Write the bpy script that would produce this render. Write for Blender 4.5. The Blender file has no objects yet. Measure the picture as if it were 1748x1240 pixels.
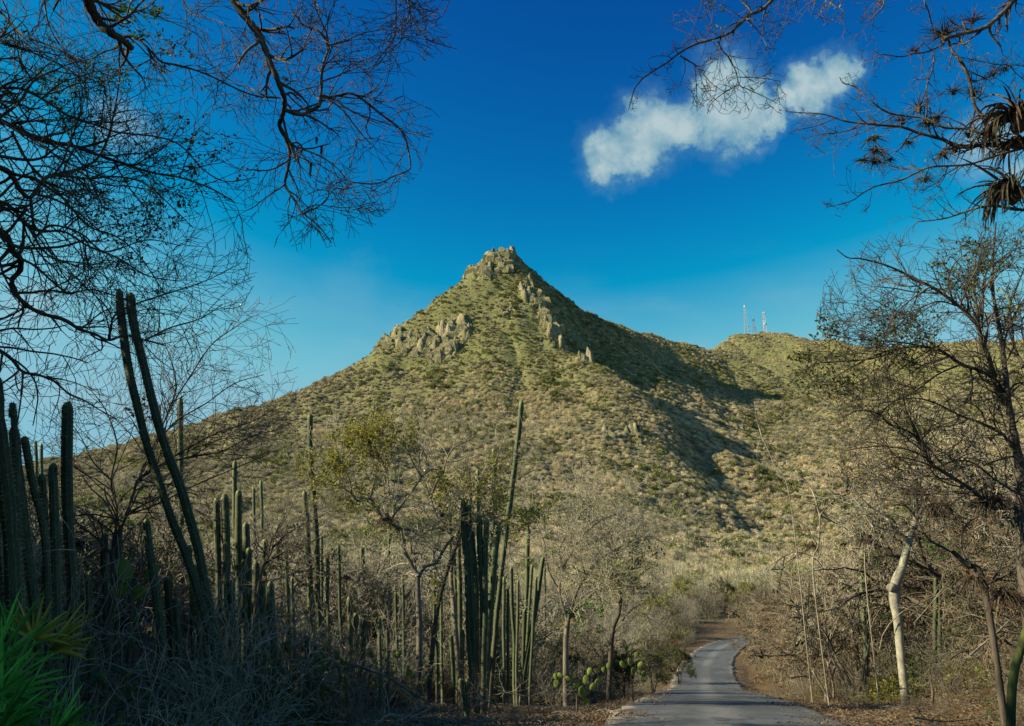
import bpy, math, random
import numpy as np
from mathutils import Vector, Matrix

S = bpy.context.scene
COL = S.collection
R = math.radians

# ------------------------------------------------------------------ camera
F = 1514.0                     # focal length in photograph pixels (1748 wide)
PITCH = math.atan((1070 - 620) / F)
CAMZ = 1.6
cam_d = bpy.data.cameras.new('camera')
cam_d.sensor_width = 36.0
cam_d.lens = 36.0 * F / 1748.0
cam_d.clip_start = 0.1
cam_d.clip_end = 12000
cam = bpy.data.objects.new('camera', cam_d)
COL.objects.link(cam)
cam.location = (0, 0, CAMZ)
cam.rotation_euler = (math.pi / 2 + PITCH, 0, 0)
S.camera = cam

# ------------------------------------------------------------------ sun and sky
SUN_EL = R(27)
SUN_AZ = R(190)                # direction TO the sun, counter-clockwise from +X (190 = left and a little behind)
sd = Vector((math.cos(SUN_EL) * math.cos(SUN_AZ), math.cos(SUN_EL) * math.sin(SUN_AZ), math.sin(SUN_EL)))
sun_d = bpy.data.lights.new('sun', 'SUN')
sun_d.energy = 5.0
sun_d.angle = R(0.5)
sun_d.color = (1.0, 0.9, 0.62)
sun = bpy.data.objects.new('sun', sun_d)
COL.objects.link(sun)
sun.rotation_euler = sd.to_track_quat('Z', 'Y').to_euler()

world = bpy.data.worlds.new('World')
S.world = world
world.use_nodes = True
S.view_settings.view_transform = 'Standard'
S.view_settings.look = 'None'
S.view_settings.exposure = 0.9
S.view_settings.gamma = 1.0
S.view_settings.use_curve_mapping = False

def pdir(px, py):
    x = (px - 874) / F
    y = (620 - py) / F
    c, s = math.cos(PITCH), math.sin(PITCH)
    return Vector((x, c - y * s, s + y * c))

def P(px, py, Y):
    """the world point at distance Y (along +Y) in the direction of a photograph pixel"""
    d = pdir(px, py)
    return Vector((0, 0, CAMZ)) + d * (Y / d.y)

def proj(p):
    c, s = math.cos(PITCH), math.sin(PITCH)
    x, y, z = p[0], p[1], p[2] - CAMZ
    w = y * c + z * s
    if w < 0.05:
        return None
    return (874 + F * x / w, 620 - F * (-y * s + z * c) / w)

class NT:
    def __init__(self, tree):
        self.t = tree
        tree.nodes.clear()
    def n(self, typ, **kw):
        nd = self.t.nodes.new(typ)
        ins = kw.pop('ins', {})
        for k, v in kw.items():
            setattr(nd, k, v)
        for k, v in ins.items():
            s = nd.inputs[k]
            if isinstance(v, bpy.types.NodeSocket):
                self.t.links.new(v, s)
            else:
                s.default_value = v
        return nd
    def math(self, op, a, b=None, c=None, clamp=False):
        ins = {0: a}
        if b is not None: ins[1] = b
        if c is not None: ins[2] = c
        nd = self.n('ShaderNodeMath', operation=op, ins=ins)
        nd.use_clamp = clamp
        return nd.outputs[0]
    def mix(self, fac, a, b, blend='MIX'):
        nd = self.n('ShaderNodeMix', data_type='RGBA', blend_type=blend)
        for idx, v in ((0, fac), (6, a), (7, b)):
            s = nd.inputs[idx]
            if isinstance(v, bpy.types.NodeSocket): self.t.links.new(v, s)
            else: s.default_value = v if not isinstance(v, tuple) or len(v) == 4 else (*v, 1)
        return nd.outputs[2]
    def noise(self, vec, scale, detail=4, rough=0.5):
        nd = self.n('ShaderNodeTexNoise', ins={'Scale': scale, 'Detail': detail, 'Roughness': rough})
        if vec is not None: self.t.links.new(vec, nd.inputs['Vector'])
        return nd.outputs['Fac']
    def smooth(self, v, lo, hi, a=0.0, b=1.0):
        nd = self.n('ShaderNodeMapRange', interpolation_type='SMOOTHSTEP', ins={0: v, 1: lo, 2: hi, 3: a, 4: b})
        return nd.outputs[0]
    def lin(self, v, lo, hi, a=0.0, b=1.0):
        nd = self.n('ShaderNodeMapRange', ins={0: v, 1: lo, 2: hi, 3: a, 4: b})
        return nd.outputs[0]

def build_world():
    t = NT(world.node_tree)
    sky = t.n('ShaderNodeTexSky')
    sky.sky_type = 'NISHITA'
    sky.sun_disc = False
    sky.sun_elevation = SUN_EL
    sky.sun_rotation = math.atan2(sd.x, sd.y)
    sky.altitude = 50
    sky.air_density = 1.0
    sky.dust_density = 0.35
    sky.ozone_density = 2.0
    sep = t.n('ShaderNodeSeparateColor', ins={0: sky.outputs[0]})
    # strength 0.1, then graded like the photograph's deep blue film look
    ch = []
    for i, (off, gain, power, cap) in enumerate(SKY_GRADE):
        v = t.math('MULTIPLY', sep.outputs[i], 0.1)
        v = t.math('POWER', t.math('MAXIMUM', t.math('SUBTRACT', v, off), 0.0), power)
        v = t.math('MULTIPLY', v, gain)
        v = t.n('ShaderNodeMath', operation='SMOOTH_MIN', ins={0: v, 1: cap, 2: cap * 0.6}).outputs[0]
        ch.append(t.math('MULTIPLY', t.math('MAXIMUM', v, 0.002), 10.0))
    col = t.n('ShaderNodeCombineColor', ins={0: ch[0], 1: ch[1], 2: ch[2]}).outputs[0]
    tc = t.n('ShaderNodeTexCoord').outputs['Generated']
    nrm = t.n('ShaderNodeVectorMath', operation='NORMALIZE', ins={0: tc}).outputs[0]
    # small cumulus cloud: a union of soft lobes around fixed directions, broken up by noise
    lobes = [(1045, 258, 44), (1095, 232, 46), (1040, 292, 30), (1135, 222, 36), (1170, 228, 30), (1222, 196, 46), (1238, 140, 42), (1268, 182, 42), (1212, 160, 30),
             (1310, 205, 22), (1345, 182, 22), (1385, 155, 34), (1425, 128, 30), (1090, 262, 34)]
    # billows: the directions are pushed about by two scales of noise before the lobes are measured
    wv = t.n('ShaderNodeTexNoise', ins={'Vector': nrm, 'Scale': 17.0, 'Detail': 6.0, 'Roughness': 0.62}).outputs['Color']
    wv = t.n('ShaderNodeVectorMath', operation='SUBTRACT', ins={0: wv, 1: (0.5, 0.5, 0.5)}).outputs[0]
    wv = t.n('ShaderNodeVectorMath', operation='SCALE', ins={0: wv, 'Scale': 0.075}).outputs[0]
    nrw = t.n('ShaderNodeVectorMath', operation='ADD', ins={0: nrm, 1: wv}).outputs[0]
    n1 = t.noise(nrm, 26, 7, 0.6)
    n2 = t.noise(nrm, 9, 4, 0.55)
    acc = None
    for px, py, r in lobes:
        d = pdir(px, py).normalized()
        dist = t.n('ShaderNodeVectorMath', operation='DISTANCE', ins={0: nrw, 1: tuple(d)}).outputs['Value']
        v = t.math('SUBTRACT', 1.0, t.math('DIVIDE', dist, r * 1.26 / F))
        acc = v if acc is None else t.n('ShaderNodeMath', operation='SMOOTH_MAX', ins={0: acc, 1: v, 2: 0.22}).outputs[0]
    dens = t.math('ADD', acc, t.math('MULTIPLY', t.math("SUBTRACT", n1, 0.5), 1.1))
    dens = t.math('ADD', dens, t.math('MULTIPLY', t.math('SUBTRACT', n2, 0.5), 0.8))
    fac = t.math('ADD', t.math('MULTIPLY', t.smooth(dens, 0.02, 0.42), 0.72), t.math('MULTIPLY', t.smooth(dens, -0.45, 0.3), 0.2))
    body = t.smooth(t.math('ADD', dens, t.math('MULTIPLY', t.math('SUBTRACT', t.noise(nrm, 40, 5, 0.65), 0.5), 1.2)), 0.1, 1.1)
    ccol = t.mix(body, (0.20, 0.40, 0.50), (0.50, 0.63, 0.65))
    tenfold = t.n('ShaderNodeVectorMath', operation='SCALE', ins={0: ccol, 'Scale': 10.0}).outputs[0]
    col = t.mix(fac, col, tenfold)
    # a few soft wisps low over the left, and behind the right-hand tree
    stretch = t.n('ShaderNodeVectorMath', operation='MULTIPLY', ins={0: nrm, 1: (3.0, 3.0, 9.0)}).outputs[0]
    w = t.noise(stretch, 2.2, 6, 0.6)
    w = t.smooth(w, 0.42, 0.72)
    z = t.n('ShaderNodeSeparateXYZ', ins={0: nrm}).outputs[2]
    low = t.smooth(z, 0.42, 0.12)
    w = t.math('MULTIPLY', t.math('MULTIPLY', w, low), 0.75)
    for px, py, r, a in ((205, 215, 60, 0.5), (60, 515, 50, 0.6), (1690, 245, 70, 0.8), (1735, 290, 40, 0.8), (600, 500, 90, .12)):
        d = pdir(px, py).normalized()
        dist = t.n('ShaderNodeVectorMath', operation='DISTANCE', ins={0: nrm, 1: tuple(d)}).outputs['Value']
        v = t.math('SUBTRACT', 1.0, t.math('DIVIDE', dist, r / F))
        v = t.math('ADD', v, t.math('MULTIPLY', t.math('SUBTRACT', n1, 0.5), 1.2))
        w = t.math('MAXIMUM', w, t.math('MULTIPLY', t.smooth(v, 0.0, 0.9), a))
    col = t.mix(w, col, (3.2, 5.2, 6.0, 1))
    bg = t.n('ShaderNodeBackground', ins={'Color': col, 'Strength': 0.0536})
    t.n('ShaderNodeOutputWorld', ins={0: bg.outputs[0]})
SKY_GRADE = ((0.123, 4.6, 1.0, 0.24), (0.0, 34.5, 3.0, 0.53), (0.0, 3.25, 1.6, 0.66))
build_world()
# ================================================================== helpers
def tag(o, label=None, cat=None, group=None, kind=None):
    if label: o['label'] = label
    if cat: o['category'] = cat
    if group: o['group'] = group
    if kind: o['kind'] = kind
    return o

def empty(name, loc, rz=0.0):
    o = bpy.data.objects.new(name, None)
    o.empty_display_size = 0.2
    o.location = loc
    o.rotation_euler = (0, 0, rz)
    COL.objects.link(o)
    return o

def mesh_obj(name, verts, faces, mat, parent=None, smooth=False, link=True):
    me = bpy.data.meshes.new(name)
    v = np.asarray(verts, dtype=np.float32).reshape(-1, 3)
    if isinstance(faces, np.ndarray):
        k = faces.shape[1]
        me.vertices.add(len(v)); me.vertices.foreach_set('co', v.ravel())
        me.loops.add(faces.size); me.loops.foreach_set('vertex_index', faces.astype(np.int32).ravel())
        me.polygons.add(len(faces))
        me.polygons.foreach_set('loop_start', np.arange(0, faces.size, k, dtype=np.int32))
        try: me.polygons.foreach_set('loop_total', np.full(len(faces), k, dtype=np.int32))
        except Exception: pass
        me.update(calc_edges=True)
    else:
        me.from_pydata([tuple(map(float, p)) for p in v], [], [tuple(map(int, f)) for f in faces])
    if smooth:
        me.polygons.foreach_set('use_smooth', np.ones(len(me.polygons), dtype=bool))
    if mat: me.materials.append(mat)
    me.update()
    o = bpy.data.objects.new(name, me)
    if link: COL.objects.link(o)
    if parent is not None: o.parent = parent
    return o

def copy_tree(o, parent=None):
    c = o.copy()
    COL.objects.link(c)
    c.parent = parent
    for ch in o.children:
        copy_tree(ch, c)
    return c

def _h(ix, iy, seed):
    n = (ix.astype(np.int64) * 374761393 + iy.astype(np.int64) * 668265263 + seed * 974634777) & 0xFFFFFFFF
    n = ((n ^ (n >> 13)) * 1274126177) & 0xFFFFFFFF
    n = n ^ (n >> 16)
    return (n & 0xFFFF) / 65535.0

def vnoise(x, y, seed=0):
    x = np.asarray(x, float); y = np.asarray(y, float)
    ix = np.floor(x); iy = np.floor(y)
    fx = x - ix; fy = y - iy
    fx = fx * fx * (3 - 2 * fx); fy = fy * fy * (3 - 2 * fy)
    a = _h(ix, iy, seed); b = _h(ix + 1, iy, seed); c = _h(ix, iy + 1, seed); d = _h(ix + 1, iy + 1, seed)
    return (a + (b - a) * fx) * (1 - fy) + (c + (d - c) * fx) * fy

def fbm(x, y, seed=0, octv=4):
    s = 0; a = 0.5; t = 0
    for i in range(octv):
        s = s + a * vnoise(x, y, seed + i * 7); t += a; a *= 0.5
        x = x * 2.03 + 17.1; y = y * 2.03 + 5.7
    return s / t

def sstep(x, a, b):
    t = np.clip((np.asarray(x, float) - a) / (b - a), 0, 1)
    return t * t * (3 - 2 * t)

# ================================================================== terrain shape
def fill(pts, step=45):
    out = []
    for a, b in zip(pts[:-1], pts[1:]):
        n = max(1, int(abs(b[0] - a[0]) + abs(b[1] - a[1])) // step)
        for i in range(n):
            t = i / n
            out.append(tuple(a[j] + (b[j] - a[j]) * t for j in range(3)))
    out.append(pts[-1])
    return out

LEFT_RIDGE = [(850, 428, 770), (826, 440, 768), (800, 464, 760), (740, 512, 745), (690, 548, 735), (652, 577, 722), (633, 597, 715), (580, 627, 700), (500, 669, 680),
              (420, 697, 665), (340, 720, 650), (240, 747, 630), (130, 777, 610), (60, 793, 600), (-100, 803, 590), (-400, 800, 570)]
RIGHT_RIDGE = [(860, 428, 772), (882, 437, 776), (905, 465, 785), (925, 487, 795), (960, 505, 810), (1010, 532, 835), (1060, 549, 860), (1110, 564, 885), (1160, 580, 910), (1205, 594, 940)]
TOWER_HILL = [(1216, 591, 985), (1240, 577, 1005), (1290, 573, 1015), (1340, 578, 1010), (1400, 594, 990), (1470, 606, 960), (1520, 609, 930), (1600, 597, 880), (1680, 590, 840), (1780, 578, 800),
              (1950, 560, 760), (2250, 545, 720)]
SPUR = [(885, 452, 762), (905, 478, 748), (918, 502, 735), (936, 540, 714), (958, 582, 688), (1000, 602, 655), (1040, 626, 625), (1080, 655, 592), (1108, 688, 560), (1124, 712, 540), (1130, 745, 515)]
ctrl = []
for line in (LEFT_RIDGE, RIGHT_RIDGE, TOWER_HILL, SPUR):
    for p in fill(line, 40):
        ctrl.append(tuple(P(*p)))
for line in (LEFT_RIDGE, RIGHT_RIDGE, TOWER_HILL):
    for p in fill(line, 110):
        w = P(*p)
        ctrl.append((w.x * 1.02, w.y + 70, w.z - 45))
        ctrl.append((w.x * 1.05, w.y + 260, w.z * 0.35))
        ctrl.append((w.x * 1.2, w.y + 800, 15))
# shaded gully along the right flank of the spur
for (px, py, Y), (dx, dz) in zip(fill(SPUR, 34)[1:], [(16, -14)] * 3 + [(22, -20)] * 4 + [(28, -22)] * 20):
    w = P(px, py, Y)
    ctrl.append((w.x + dx, w.y + 6, w.z + dz))
FACE = """850 500 737 850 560 700 850 620 658 850 680 600 850 740 530 850 800 455 850 860 380 850 920 310 850 980 240
800 530 722 760 600 690 700 580 712 700 640 668 700 700 595 700 760 505 700 820 420 700 880 350 700 940 280 920 560 705 920 640 640 930 700 575
600 680 650 500 720 620 500 780 530 500 840 440 500 900 360 500 950 290 300 775 580 300 820 490 300 880 390 300 940 290
100 820 540 100 870 430 100 930 320 -150 840 520 -150 900 380
1000 660 598 1000 720 530 1000 780 460 1000 840 390 1000 900 320 1000 960 255
1100 760 495 1100 820 430 1100 880 360 1100 940 295 1100 990 230 1180 790 500
1240 765 535 1222 820 470 1203 870 405 1190 920 335 1183 970 262
1095 600 800 1150 610 845 1200 640 830 1140 640 760 1190 700 690 1230 735 620 1170 665 725
1300 620 925 1300 680 810 1300 740 690 1300 800 585 1300 860 490 1300 920 390 1290 975 280
1450 650 830 1450 720 690 1450 800 540 1450 880 410 1450 950 300 1650 650 740 1650 750 570 1650 850 430 1650 950 300 1900 650 680 1900 780 480 1900 930 300"""
v = list(map(float, FACE.split()))
for i in range(0, len(v), 3):
    ctrl.append(tuple(P(*v[i:i + 3])))
for x in range(-320, 500, 80):
    ctrl.append((x, 190, 8.5 + 0.006 * abs(x))); ctrl.append((x, 130, 3.5))
for a, b in ((-1500, 0), (1500, 0), (-1500, 1200), (1800, 1500), (0, 2500), (-2500, 2500), (2500, 2500), (0, -800), (-900, 400), (900, 300)):
    ctrl.append((a, b, 8))
ctrl = np.array(ctrl)
_n = len(ctrl)
_d = np.sqrt(((ctrl[:, None, :2] - ctrl[None, :, :2]) ** 2).sum(-1))
_A = np.zeros((_n + 3, _n + 3))
_A[:_n, :_n] = _d - np.eye(_n) * 1.2
_A[:_n, _n] = 1; _A[:_n, _n + 1:] = ctrl[:, :2]; _A[_n, :_n] = 1; _A[_n + 1:, :_n] = ctrl[:, :2].T
_w = np.linalg.solve(_A, np.concatenate([ctrl[:, 2], np.zeros(3)]))

def rbf(x, y):
    out = np.empty(x.shape)
    for i in range(0, x.size, 20000):
        a = x[i:i + 20000, None] - ctrl[None, :, 0]
        b = y[i:i + 20000, None] - ctrl[None, :, 1]
        out[i:i + 20000] = np.sqrt(a * a + b * b) @ _w[:_n] + _w[_n] + _w[_n + 1] * x[i:i + 20000] + _w[_n + 2] * y[i:i + 20000]
    return out

# road centre line, from the photograph's pixels at their distances
ROAD_PIX = [(1232, 1217, 17), (1217, 1195, 27), (1208, 1182, 42), (1205, 1173, 56), (1204, 1144, 70), (1217, 1119, 83), (1243, 1100, 95), (1290, 1087, 106), (1370, 1077, 116), (1480, 1066, 126)]
road = [(-12.5, -60, 0), (-4.2, -20, 0), (0.35, 0, 0)] + [tuple(P(*p)) for p in ROAD_PIX] + [(68, 136, 3.0), (90, 150, 4.5)]
road = np.array(road)
road[3, 2] = -0.03
def catmull(p, n=8):
    p = np.asarray(p, float)
    q = np.vstack([2 * p[0] - p[1], p, 2 * p[-1] - p[-2]])
    out = []
    for i in range(1, len(q) - 2):
        for t in np.linspace(0, 1, n, endpoint=False):
            t2, t3 = t * t, t ** 3
            out.append(0.5 * (2 * q[i] + (q[i + 1] - q[i - 1]) * t + (2 * q[i - 1] - 5 * q[i] + 4 * q[i + 1] - q[i + 2]) * t2 + (3 * q[i] - q[i - 1] - 3 * q[i + 1] + q[i + 2]) * t3))
    out.append(p[-1])
    return np.array(out)
road = catmull(road, 12)
PROF_Y = np.array([-200, -20, 0, 10, 17, 27, 42, 56, 70, 83, 95, 106, 118, 130, 150, 190])
PROF_Z = np.array([0, 0, 0, 0.0, -0.03, -0.62, -1.6, -2.25, -1.85, -0.95, -0.25, 0.6, 1.9, 2.8, 4.8, 8.5])

def road_dist(x, y):
    """distance to the road's centre line, signed (+ right), and the road's height there"""
    best = np.full(x.shape, 1e9); sgn = np.ones(x.shape); zz = np.zeros(x.shape)
    for a, b in zip(road[:-1], road[1:]):
        d = b[:2] - a[:2]; L2 = d @ d
        t = np.clip(((x - a[0]) * d[0] + (y - a[1]) * d[1]) / L2, 0, 1)
        ex = x - a[0] - t * d[0]; ey = y - a[1] - t * d[1]
        dist = np.sqrt(ex * ex + ey * ey)
        m = dist < best
        best = np.where(m, dist, best)
        sgn = np.where(m, np.sign(d[1] * (x - a[0]) - d[0] * (y - a[1])), sgn)
        zz = np.where(m, a[2] + t * (b[2] - a[2]), zz)
    return best, sgn, zz

# rocky areas of the mountain (pixel, distance, radius across, radius in height) as world ellipses in X-Z
CRAGS = [(852, 450, 765, 48, 30), (815, 468, 755, 30, 18), (668, 580, 715, 34, 30), (712, 585, 705, 30, 34), (752, 590, 695, 34, 44), (785, 560, 705, 22, 34),
         (898, 490, 740, 14, 34), (925, 535, 715, 18, 30), (948, 575, 690, 14, 26), (866, 530, 715, 10, 16), (1010, 612, 650, 26, 8),
         (1060, 742, 520, 40, 4)]
crag_w = [(P(a, b, c), d * c / F, e * c / F) for a, b, c, d, e in CRAGS]

def rock_mask(x, y, z):
    m = np.zeros(x.shape)
    nz = fbm(x / 14, z / 14, 91, 3) - 0.5
    for p, rx, rz in crag_w:
        q = ((x - p.x) / rx) ** 2 + ((z - p.z) / rz) ** 2
        m = np.maximum(m, 1.25 - np.sqrt(q) + nz * 1.1 - sstep(np.abs(y - p.y), 50, 90) * 2)
    return sstep(m, 0.15, 0.5)

def height(x, y):
    x = np.asarray(x, float); y = np.asarray(y, float)
    sh = x.shape; x = x.ravel(); y = y.ravel()
    far = rbf(x, y)
    # relief of gullies and knolls on the mountain
    amp = sstep(y, 170, 420)
    far = far + amp * ((fbm(x / 75, y / 75, 3, 4) - 0.5) * 9 + (fbm(x / 17, y / 22, 5, 3) - 0.5) * 4.5)
    rid = 1 - np.abs(2 * fbm(x / 38 + y / 260, y / 130, 12, 3) - 1)
    far = far - amp * (rid ** 3) * 4.5
    far = np.where(y > 150, far, np.maximum(far, 0))
    near = np.interp(y, PROF_Y, PROF_Z)
    d, s, rz = road_dist(x, y)
    near = near + (fbm(x / 3.3, y / 3.3, 21, 3) - 0.5) * 0.22 * sstep(d, 2.2, 4) + (fbm(x / 14, y / 14, 22, 2) - 0.5) * 1.0 * sstep(d, 4, 14)
    near = near + np.where(s > 0, 0.95 * sstep(d, 3.2, 9), 0.30 * sstep(d, 4, 12))
    k = 1 - sstep(d, 1.9, 3.4)
    near = near * (1 - k) + (rz - 0.05) * k
    w = sstep(y, 125, 185)
    z = near * (1 - w) + far * w
    return z.reshape(sh)

def gz(x, y):
    return float(height(np.array([x]), np.array([y]))[0])

# ------------------------------------------------------------------ the ground sheet, a fan of fine cells in view and coarse cells elsewhere
th = np.concatenate([np.linspace(-180, -60, 30, endpoint=False), np.linspace(-60, -34, 60, endpoint=False), np.linspace(-34, 36, 620, endpoint=False), np.linspace(36, 62, 60, endpoint=False), np.linspace(62, 180, 30, endpoint=False)])
rr = np.concatenate([[0.02], np.geomspace(1.0, 12, 30, endpoint=False), np.geomspace(12, 160, 190, endpoint=False), np.linspace(160, 420, 110, endpoint=False), np.linspace(420, 1100, 380, endpoint=False), np.geomspace(1100, 6000, 40)])
TH, RR = np.meshgrid(np.radians(th), rr)
GX = RR * np.sin(TH); GY = RR * np.cos(TH)
GZ = height(GX, GY)
# crags: stepped, jointed rock pushed out of the slope
RM = rock_mask(GX.ravel(), GY.ravel(), GZ.ravel()).reshape(GX.shape) * (GY > 400)
def cells(x, y, seed):
    """jointed blocks: per-cell height by nearest jittered point"""
    ix = np.floor(x); iy = np.floor(y)
    best = np.full(x.shape, 9.0); val = np.zeros(x.shape)
    for dx in (-1, 0, 1):
        for dy in (-1, 0, 1):
            cx = ix + dx; cy = iy + dy
            px = cx + _h(cx, cy, seed); py = cy + _h(cx, cy, seed + 1)
            d = (px - x) ** 2 + (py - y) ** 2
            m = d < best
            best = np.where(m, d, best); val = np.where(m, _h(cx, cy, seed + 2), val)
    return val, best
c1, b1 = cells(GX / 6.0, GY / 9.0, 31)
c2, b2 = cells(GX / 2.6, GY / 5.0, 37)
c3, b3 = cells(GX / 1.3, GY / 2.4, 43)
GZ = GZ + RM * ((c1 - 0.35) * 12.0 + (c2 - 0.5) * 5.0 + (c3 - 0.5) * 2.4)
nT, nR = len(th), len(rr)
idx = np.arange(nR * nT).reshape(nR, nT)
nxt = np.roll(idx, -1, axis=1)
faces = np.stack([idx[:-1], nxt[:-1], nxt[1:], idx[1:]], -1).reshape(-1, 4)
faces = faces[:, ::-1]

def mat_new(name):
    m = bpy.data.materials.new(name)
    m.use_nodes = True
    return m, NT(m.node_tree)

def principled(t, color, rough=0.9, bump=None, spec=0.2, **kw):
    ins = {'Base Color': color, 'Roughness': rough, 'Specular IOR Level': spec}
    ins.update(kw)
    b = t.n('ShaderNodeBsdfPrincipled', ins={k: (v if not (isinstance(v, tuple) and len(v) == 3) else (*v, 1)) for k, v in ins.items()})
    if bump is not None: t.t.links.new(bump, b.inputs['Normal'])
    t.n('ShaderNodeOutputMaterial', ins={0: b.outputs[0]})
    return b

def mat_ground():
    m, t = mat_new('ground')
    geo = t.n('ShaderNodeNewGeometry')
    pos = geo.outputs['Position']
    at = t.n('ShaderNodeAttribute', attribute_name='rock').outputs['Fac']
    nearf = t.n('ShaderNodeAttribute', attribute_name='litter').outputs['Fac']
    # scrub earth
    n1 = t.noise(pos, 0.02, 5, 0.6); n2 = t.noise(pos, 0.35, 5, 0.65); n3 = t.noise(pos, 6.0, 5, 0.7)
    hill = t.mix(t.smooth(n1, 0.38, 0.62), (0.165, 0.15, 0.085), (0.225, 0.19, 0.125))
    zz = t.n('ShaderNodeSeparateXYZ', ins={0: pos}).outputs[2]
    gr = t.math('MULTIPLY', t.smooth(t.math('ADD', zz, t.math('MULTIPLY', n1, 120.0)), 170.0, 260.0), 0.55)      # greener grass high on the cone
    hill = t.mix(gr, hill, (0.17, 0.185, 0.055))
    hill = t.mix(t.smooth(n2, 0.42, 0.66), hill, (0.11, 0.115, 0.045))
    # leaf litter and dust near the road
    lit = t.mix(t.smooth(n3, 0.35, 0.65), (0.085, 0.055, 0.030), (0.20, 0.135, 0.075))
    lit = t.mix(t.smooth(t.noise(pos, 40.0, 3, 0.7), 0.60, 0.72), lit, (0.33, 0.27, 0.19))
    col = t.mix(nearf, hill, lit)
    # rock
    st = t.n('ShaderNodeMapping', ins={'Vector': pos, 'Scale': (0.5, 0.5, 0.12)}).outputs[0]
    r1 = t.noise(st, 1.4, 6, 0.7); r2 = t.noise(pos, 0.09, 3, 0.5)
    rock = t.mix(t.smooth(r1, 0.3, 0.7), (0.19, 0.165, 0.10), (0.40, 0.345, 0.215))
    rock = t.mix(t.smooth(r2, 0.42, 0.6, 0.0, 0.65), rock, (0.20, 0.20, 0.075))
    rock = t.mix(t.smooth(t.noise(pos, 0.5, 5, 0.7), 0.58, 0.68, 0, 0.8), rock, (0.07, 0.07, 0.04))
    col = t.mix(at, col, rock)
    bh = t.math('ADD', t.math('MULTIPLY', n3, t.math('MULTIPLY', nearf, 0.06)), t.math('MULTIPLY', r1, t.math('MULTIPLY', at, 2.2)))
    bh = t.math('ADD', bh, t.math('MULTIPLY', n2, t.math('SUBTRACT', 1.2, nearf)))
    bump = t.n('ShaderNodeBump', ins={'Strength': 0.8, 'Distance': 1.0, 'Height': bh}).outputs[0]
    principled(t, col, 0.95, bump, 0.1)
    return m
M = {}
M['ground'] = mat_ground()
ground = mesh_obj('ground', np.stack([GX, GY, GZ], -1).reshape(-1, 3), faces, M['ground'], smooth=True)
tag(ground, 'rocky scrub mountain, valley and litter-strewn ground', kind='structure')
a = ground.data.attributes.new('rock', 'FLOAT', 'POINT'); a.data.foreach_set('value', RM.ravel().astype(np.float32))
dd, ss, _ = road_dist(GX.ravel(), GY.ravel())
lit = (1 - sstep(GY.ravel(), 115, 135)) * 1.0
a = ground.data.attributes.new('litter', 'FLOAT', 'POINT'); a.data.foreach_set('value', lit.astype(np.float32))

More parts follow.
